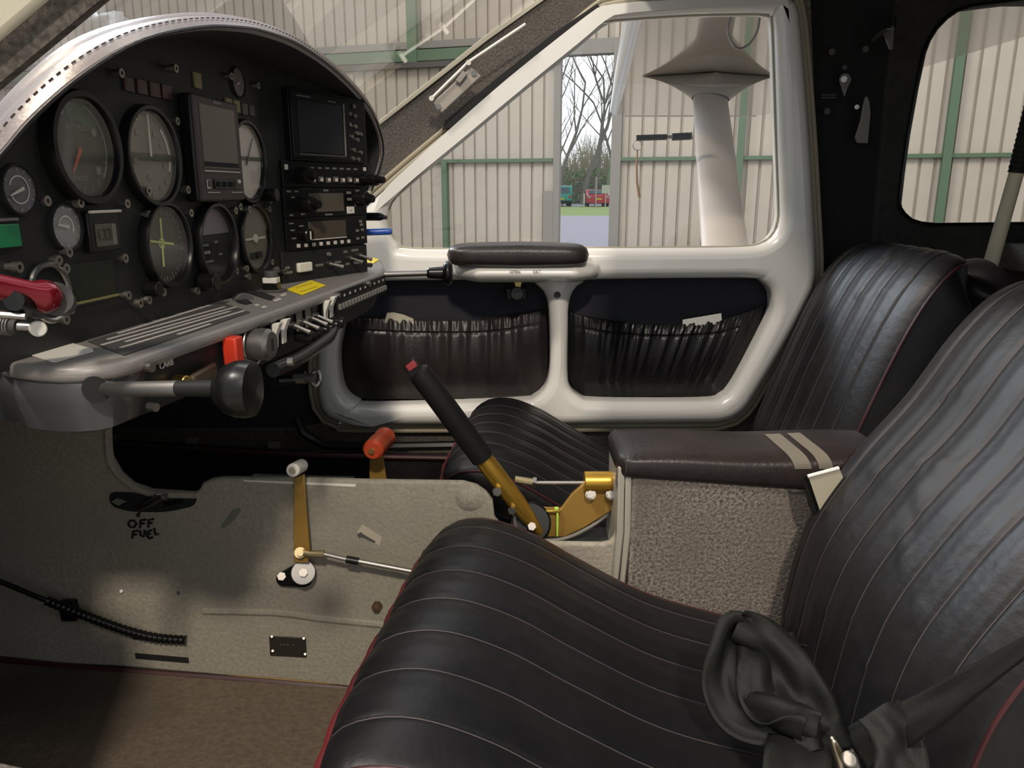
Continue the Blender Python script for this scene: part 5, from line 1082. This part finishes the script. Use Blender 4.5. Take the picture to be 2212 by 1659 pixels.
# gold bracket
t = thing('stick_bracket', 'gold anodised bracket joining the stick to the armrest box', 'bracket', PY(1250, 1150, 1.03))
MB().prism([PY(x, y, 1.02) for x, y in [(1160, 1098), (1212, 1100), (1236, 1068), (1262, 1045), (1338, 1045), (1338, 1092), (1262, 1140), (1220, 1160), (1170, 1160)]], (0, .008, 0)).build('web_plate', GOLDM, t, bevel=.001)
MB().tube([PY(1262, 1040, 1.02), PY(1345, 1040, 1.02)], .0145, n=28).build('gold_sleeve', GOLD, t, bevel=.001)
MB().box(PY(1185, 1102, 1.018), (.034, .012, .004)).build('flange', GOLD, t, bevel=.001)
for x, y in ((1276, 1068), (1320, 1068)): MB().cyl(PY(x, y, 1.012), PY(x, y, 1.004), .0058, n=6).cyl(PY(x, y, 1.013), PY(x, y, 1.009), .0075, n=14).build('bolt', CHROME, t)
MB().cyl(PY(1149, 1137, 1.0), PY(1149, 1137, .985), .006, n=6).build('pivot_bolt', CHROME, t)
MB().cyl(PY(1145, 1130, 1.035), PY(1145, 1130, 1.005), .030, n=28).build('pivot_housing', BLACK, t, bevel=.003)
t = thing('cable_tie', 'bright lime green cable tie wrapped around the gold bracket', 'cable tie', PY(1203, 1155, 1.01))
MB().box(PY(1204, 1128, 1.014), (.0032, .003, .044)).build('tie_band', LIME, t, bevel=.0008); MB().box(PY(1202, 1099, 1.014), (.006, .005, .005)).build('tie_head', LIME, t, bevel=.0008)
t = thing('trim_rod', 'thin steel rod between the control stick and the armrest box', 'rod', PY(1200, 1042, 1.02))
MB().cyl(PY(1155, 1043, 1.03), PY(1345, 1043, 1.03), .0026, n=10).build('rod', CHROME, t); MB().cyl(PY(1112, 1036, 1.03), PY(1150, 1042, 1.03), .0055, n=10).build('rod_end', MATS['brass_steel'], t); MB().cyl(PY(1150, 1041, 1.03), PY(1158, 1042, 1.03), .008, n=6).build('lock_nut', STEEL, t)
MB().tube(catmull([PY(1110, 1105, 1.0), PY(1118, 1145, 1.0), PY(1160, 1165, 1.0), PY(1220, 1163, 1.0), PY(1280, 1135, 1.02), PY(1325, 1100, 1.03)], 30), .0026, n=8).build('grey_cable', GREYMARK, label='grey cable looping under the gold bracket', cat='cable')
MB().box((PY(1210, 1200, 1.05).x, 1.035, -.56), (.26, .06, .14)).build('tunnel_well', BLACKM, tun, smooth=False, label='dark well the stick stands in')

# ================================================================ SEATS
def cushion(parent, name, prof, up, Y0, Y1, th_, nseam, seam0, w_start=None, w_end=None, ns=60, ntt=150, bul=.016, mat_=LEATHER_S, groove=.0022, seamlab=None, pip=True, wr=0, xskew=0):
    P = catmull([V((x, 0, z)) for x, z in prof], ns); Yc, W = (Y0 + Y1) / 2, (Y1 - Y0) / 2; N = []
    for i in range(ns):
        t_ = (P[min(ns - 1, i + 1)] - P[max(0, i - 1)]).normalized(); n = V((-t_.z, 0, t_.x)); n = n if n.dot(up) > 0 else -n; N.append(n)
    cum = [0]
    for i in range(1, ns): cum.append(cum[-1] + (P[i] - P[i - 1]).length)
    def wd(i):
        w_ = 1.0
        for (L0, frac, side) in [x for x in (w_start, w_end) if x]:
            d = cum[i] if side == 0 else cum[-1] - cum[i]
            if d < L0: w_ = min(w_, 1 - frac * (1 - math.sqrt(max(0, 1 - (1 - d / L0) ** 2))))
        return w_
    sp_ = [seam0 + k * (2 - 2 * (1 + seam0)) / (nseam - 1) for k in range(nseam)] if nseam else []
    rnd = random.Random(11)
    wk = [(rnd.uniform(0, cum[-1]), rnd.uniform(-.8, .8), rnd.uniform(-1, 1), rnd.uniform(.06, .2)) for _ in range(26)]
    def surf(i, t_, extra=0):
        w_ = wd(i); endf = 1.0
        dd = min(cum[i], cum[-1] - cum[i]); endf = min(1, (dd / .03)) ** .5 if dd < .03 else 1
        h = bul * max(0, 1 - abs(t_) ** 5) ** .6 * (.45 + .55 * endf)
        for s_ in sp_: h -= groove * math.exp(-((t_ - s_) / .014) ** 2)
        for k in range(len(sp_) - 1):
            m_ = (sp_[k] + sp_[k + 1]) / 2; h += .0014 * math.exp(-((t_ - m_) / .05) ** 2)
        if wr:
            for (c_, tt, sl, ln) in wk:
                q = (cum[i] - c_) - sl * .12 * (t_ - tt); h += wr * math.exp(-(q / .0045) ** 2) * math.exp(-((t_ - tt) / ln) ** 2)
        return P[i] + N[i] * (h + extra) + V((xskew * -t_, Yc + t_ * w_ * W, 0))
    tt = [-math.cos(math.pi * j / (ntt - 1)) for j in range(ntt)]; tt = [.55 * a + .45 * (-1 + 2 * j / (ntt - 1)) for j, a in enumerate(tt)]
    mb = MB(); vs = []; 
    for i in range(ns):
        w_ = wd(i); row = [surf(i, t_) for t_ in tt]
        e1 = P[i] + V((xskew * -1, Yc + w_ * W, 0)); e0 = P[i] + V((xskew, Yc - w_ * W, 0)); n = N[i]
        vs += [e0 - n * th_ + V((0, .01, 0)), e0 - n * th_ * .5 - V((0, .004, 0))] + row + [e1 - n * th_ * .5 + V((0, .004, 0)), e1 - n * th_ - V((0, .01, 0))]
    R = ntt + 4; fs = [(i * R + j, (i + 1) * R + j, (i + 1) * R + (j + 1) % R, i * R + (j + 1) % R) for i in range(ns - 1) for j in range(R)]
    fs += [tuple(range(R)), tuple((ns - 1) * R + j for j in range(R))]
    cob = mb.add(vs, fs).build(name, mat_, parent, ang=45)
    if nseam:
        for s_ in sp_:
            m2 = MB(); m2.tube([surf(i, s_, .0006) for i in range(2, ns - 2)], .0007, n=5, caps=False); m2.build('pleat_seam_highlight', SEAM, cob)  # pale line along each pleat imitates the highlight on the seam edge
    if pip:
        pts = [surf(i, -1, .001) for i in range(ns - 1, 0, -1)] + [surf(1, -1 + 2 * k / 20, .001) for k in range(0, 21)] + [surf(i, 1, .001) for i in range(ns)]
        pts += [surf(ns - 1, 1 - 2 * k / 12) for k in range(1, 12)]
        MB().ring(pts, .0022, 8).build('piping', PIPING, cob)
        if w_start: MB().tube([surf(1, -.97 + 1.94 * k / 24, .0015) for k in range(25)], .0034, 8).build('front_piping', PIPEF, cob)
    return surf, P, N
cprof = [(-.122, -.458), (-.118, -.440), (-.095, -.425), (-.055, -.424), (.0, -.445), (.06, -.481), (.15, -.530), (.25, -.562), (.36, -.590), (.46, -.600)]
bprof = [(.372, -.60), (.375, -.52), (.395, -.42), (.445, -.33), (.500, -.255), (.548, -.175), (.590, -.128), (.640, -.112), (.70, -.118)]
bprof2 = [(.500, -.60), (.512, -.50), (.550, -.38), (.585, -.28), (.615, -.205), (.645, -.150), (.680, -.118), (.72, -.112)]
s1 = thing('pilot_seat', 'nearer black pleated leather seat filling the lower right with maroon piping', 'seat', (.15, .72, -.69))
cushion(s1, 'seat_cushion', cprof, V((0, 0, 1)), .49, .94, .045, 7, -.80, w_start=(.05, .10, 0), xskew=-.028)
surfB, PB, NB = cushion(s1, 'seat_back', bprof, V((-1, 0, .6)), .54, .94, .10, 7, -.78, w_end=(.10, .30, 1), ns=70, bul=.022, wr=.0022)
MB().box((.16, .72, -.645), (.36, .36, .09)).build('seat_base', BLACKM, s1, bevel=.01)
s2 = thing('copilot_seat', 'farther black pleated leather seat beside the cream door', 'seat', (.2, 1.35, -.69))
cprof2 = [(x + .035, z) for x, z in cprof]
cushion(s2, 'seat_cushion', cprof2, V((0, 0, 1)), 1.12, 1.545, .05, 7, -.80, w_start=(.05, .10, 0), xskew=-.02)
cushion(s2, 'seat_back', bprof2, V((-1, 0, .6)), 1.17, 1.565, .11, 6, -.74, w_end=(.10, .34, 1), ns=70, bul=.020, wr=.0018, mat_=LEATHER_S)
MB().box((.16, 1.33, -.64), (.42, .34, .10)).build('seat_base', BLACKM, s2, bevel=.01)
# leather cover bunched behind the far seat back
def bunch(u_, v_):
    a = 2 * math.pi * v_; e = math.sin(math.pi * min(1, max(0, u_))) ** .35 if 0 < u_ < 1 else 0
    c = V((.70 + .17 * u_, 1.34 + .02 * u_, -.155 - .03 * u_)); r = .045 + .012 * math.sin(u_ * 13) + .005 * math.sin(v_ * 30 + u_ * 9)
    return c + V((0, math.cos(a) * .16 * e, math.sin(a) * r * e))
MB().grid(bunch, 40, 49).build('cover_bunch', LEATHER, s2, label='crumpled leather cover behind the seat back')

# ================================================================ BELTS AND BUCKLES
def ribbon(name, pts, wdir, w_, m_, parent=None, n=70, th_=.0018, crump=.004, seed=1, **kw):
    P = catmull(pts, n); Wd = catmull(wdir, n); vs = []; rnd = random.Random(seed); K = 11
    ph = [rnd.uniform(0, 6.28) for _ in range(6)]
    for i, (p, d) in enumerate(zip(P, Wd)):
        tg = (P[min(n - 1, i + 1)] - P[max(0, i - 1)]).normalized(); d = V(d); d = (d - tg * d.dot(tg)).normalized(); nn = tg.cross(d); t_ = i / (n - 1)
        for k in range(K):
            s_ = k / (K - 1) - .5
            h = crump * (math.sin(s_ * 7 + t_ * 6 + ph[0]) + .35 * math.sin(s_ * 15 - t_ * 9 + ph[1]) + .3 * abs(math.sin(t_ * 9 + s_ * 4 + ph[2])))
            vs.append(p + d * s_ * w_ + nn * h)
    return MB().add(vs, [(i * K + j, (i + 1) * K + j, (i + 1) * K + j + 1, i * K + j + 1) for i in range(n - 1) for j in range(K - 1)]).build(name, m_, parent, solid=th_, ang=80, **kw)
t = thing('seat_belt', 'black crumpled seat belt heaped where near cushion meets seat back', 'seat belt', PY(1650, 1550, .75))
SATIN = mat('belt_satin', (.006, .0065, .005), .6, bump=(120, .3, .002), spec=.2)
ribbon('belt_loop', [PY(1712, 1400, .70), PY(1650, 1356, .70), PY(1590, 1352, .69), PY(1572, 1410, .67), PY(1566, 1480, .65), PY(1600, 1540, .63), PY(1680, 1560, .61), PY(1760, 1590, .60)], [V((.6, .5, -1)), V((.5, .8, -.6)), V((.9, .8, -.2)), V((1, .5, .0)), V((1, .2, .3)), V((.5, .1, 1)), V((.2, .2, 1)), V((.2, 0, 1))], .046, SATIN, t, seed=3)
ribbon('belt_fold', [PY(1585, 1362, .68), PY(1640, 1392, .67), PY(1690, 1440, .65), PY(1728, 1500, .63), PY(1760, 1560, .61), PY(1785, 1620, .59)], [V((-.4, .3, -1)), V((-.6, .2, -.8)), V((-.9, .1, -.5)), V((-1, 0, -.3)), V((-1, -.2, -.1)), V((-1, 0, 0))], .052, SATIN, t, seed=5, crump=.005)
ribbon('belt_drape', [PY(1650, 1380, .69), PY(1660, 1430, .66), PY(1660, 1490, .64), PY(1690, 1560, .62), PY(1740, 1600, .60)], [V((-1, .2, -.2)), V((-1, .3, 0)), V((-1, 0, .2)), V((-1, 0, .5)), V((-.6, 0, 1))], .058, SATIN, t, seed=8, crump=.006)
ribbon('lap_strap', [PY(1745, 1555, .63), PY(1730, 1600, .60), PY(1720, 1660, .57), PY(1712, 1760, .54)], [V((1, -.1, .1)), V((1, -.1, .1)), V((1, -.1, .1)), V((1, 0, 0))], .056, BELT, t, crump=.0015)
t = thing('seat_belt', 'olive black shoulder belt lying across the lower near seat back', 'seat belt', PY(1950, 1560, .55))
ribbon('webbing', [PY(1850, 1615, .56), PY(1950, 1565, .54), PY(2060, 1505, .51), PY(2160, 1440, .48), PY(2290, 1350, .44)], [V((.4, 0, 1)), V((.4, -.1, 1)), V((.45, -.2, 1)), V((.5, -.2, 1)), V((.5, -.2, 1))], .034, BELT, t, crump=.0014)
ribbon('webbing_fold', [PY(1900, 1530, .55), PY(1930, 1570, .535), PY(1945, 1640, .52), PY(1950, 1740, .49)], [V((1, 0, .3)), V((1, 0, .2)), V((1, 0, 0)), V((1, 0, 0))], .040, BELT, t, crump=.003)
t = thing('belt_buckle', 'chrome seat belt buckle at the bottom right seat junction', 'buckle', PY(1815, 1640, .58))
MB().prism([PY(x, y, .575) for x, y in [(1788, 1590), (1800, 1585), (1812, 1605), (1822, 1670), (1808, 1670)]], (0, -.008, 0)).build('buckle_frame', mat('brassy_chrome', (.55, .48, .36), .3, metal=1), t, bevel=.002)
MB().cyl(PY(1834, 1640, .57), PY(1836, 1640, .555), .007, n=20).build('buckle_button', CHROME, t, bevel=.002); MB().prism([PY(x, y, .58) for x, y in [(1825, 1625), (1838, 1608), (1852, 1640), (1850, 1690), (1825, 1690)]], (0, -.012, 0)).build('buckle_body', STEEL, t, bevel=.003)

# ================================================================ PILLAR HARDWARE AND POLE
t = thing('belt_anchor', 'pale metal belt anchor clip hanging at the top of the black pillar', 'clip', PY(1912, 85, 1.58))
MB().tube(catmull([PY(1882, 90, 1.57), PY(1895, 76, 1.57), PY(1910, 64, 1.57), PY(1924, 62, 1.57)], 12), .0045, n=8).build('hook', STEEL, t)
MB().prism([PY(x, y, 1.585) for x, y in [(1905, 72), (1922, 55), (1930, 60), (1926, 108), (1918, 108)]], (0, -.005, 0)).build('clip_plate', mat('dull_chrome', (.30, .29, .27), .35, metal=.8), t, bevel=.001)
MB().cyl(PY(1918, 74, 1.58), PY(1918, 74, 1.57), .007, n=14).build('bolt', DARKS, t)
MB().tube([PY(1930, 35, 1.59), PY(1928, 60, 1.59)], .006, n=8).build('strap_end', BELT, t)
t = thing('turn_catch', 'small grey teardrop shaped turn catch on the black pillar', 'catch', PY(1823, 180, 1.61))
MB().prism([PY(x, y, 1.612) for x, y in [(1811, 172), (1816, 161), (1825, 158), (1834, 162), (1838, 173), (1830, 190), (1823, 210), (1817, 192)]], (0, -.004, 0)).build('catch_blade', mat('catch_grey', (.20, .19, .18), .4, metal=.4), t, bevel=.001)
MB().cyl(PY(1823, 171, 1.608), PY(1823, 171, 1.598), .006, n=14).build('catch_screw', STEEL, t)
MB().cyl(PY(1825, 146, 1.613), PY(1825, 146, 1.606), .0045, n=10).build('small_screw', DARKS, t)
t = thing('grab_strap_tongue', 'grey beige rounded metal tongue hanging on the black pillar', 'tongue', PY(1860, 280, 1.60))
MB().prism([PY(x, y, 1.60) for x, y in [(1866, 212), (1871, 207), (1877, 222), (1879, 245), (1873, 310), (1850, 309), (1845, 297), (1857, 260), (1862, 230)]], (0, -.005, 0)).build('tongue_plate', mat('tongue_beige', (.20, .185, .16), .45), t, bevel=.0015)
MB().cyl(PY(1851, 231, 1.605), PY(1851, 231, 1.597), .0045, n=10).build('tongue_rivet', STEEL, t)
for i, (x, y) in enumerate(((1797, 112), (1870, 106), (1787, 240))): MB().cyl(PY(x, y, 1.616), PY(x, y, 1.610), .0065, n=12).build('pillar_button', DARKS, label=['upper left', 'upper right', 'lower left'][i] + ' round dark fastener on the black pillar', cat='fastener', group='dark fasteners on the pillar', bevel=.001)
MB().box(PY(1790, 205, 1.613), (.030, .001, .0025)).box(PY(1790, 211, 1.613), (.030, .001, .0025)).build('pillar_placard', mat('dim_print', (.06, .055, .06), .7), label='faint two line print on the black pillar left of the catch', cat='marking', smooth=False)
t = thing('walking_pole', 'cream pole with black wrapped upper grip leaning by the rear window', 'pole', PY(2136, 590, 1.38))
q0, q1, q2 = PY(2134, 592, 1.38), PY(2196, 372, 1.36), PY(2235, 215, 1.345)
MB().tube([q0, q0.lerp(q1, .5), q1], [.0125, .0120, .0115], n=18).build('pole_shaft', TAN, t)
gp = [q1.lerp(q2, i / 40) for i in range(41)]; MB().tube(gp, [.0128 + (.0012 if i % 3 == 0 else 0) for i in range(41)], n=18).build('wrapped_grip', BELT, t)
MB().cyl(q0, q0 + (q0 - q1).normalized() * .02, .013, .010, n=16).build('pole_foot', PAPER, t)
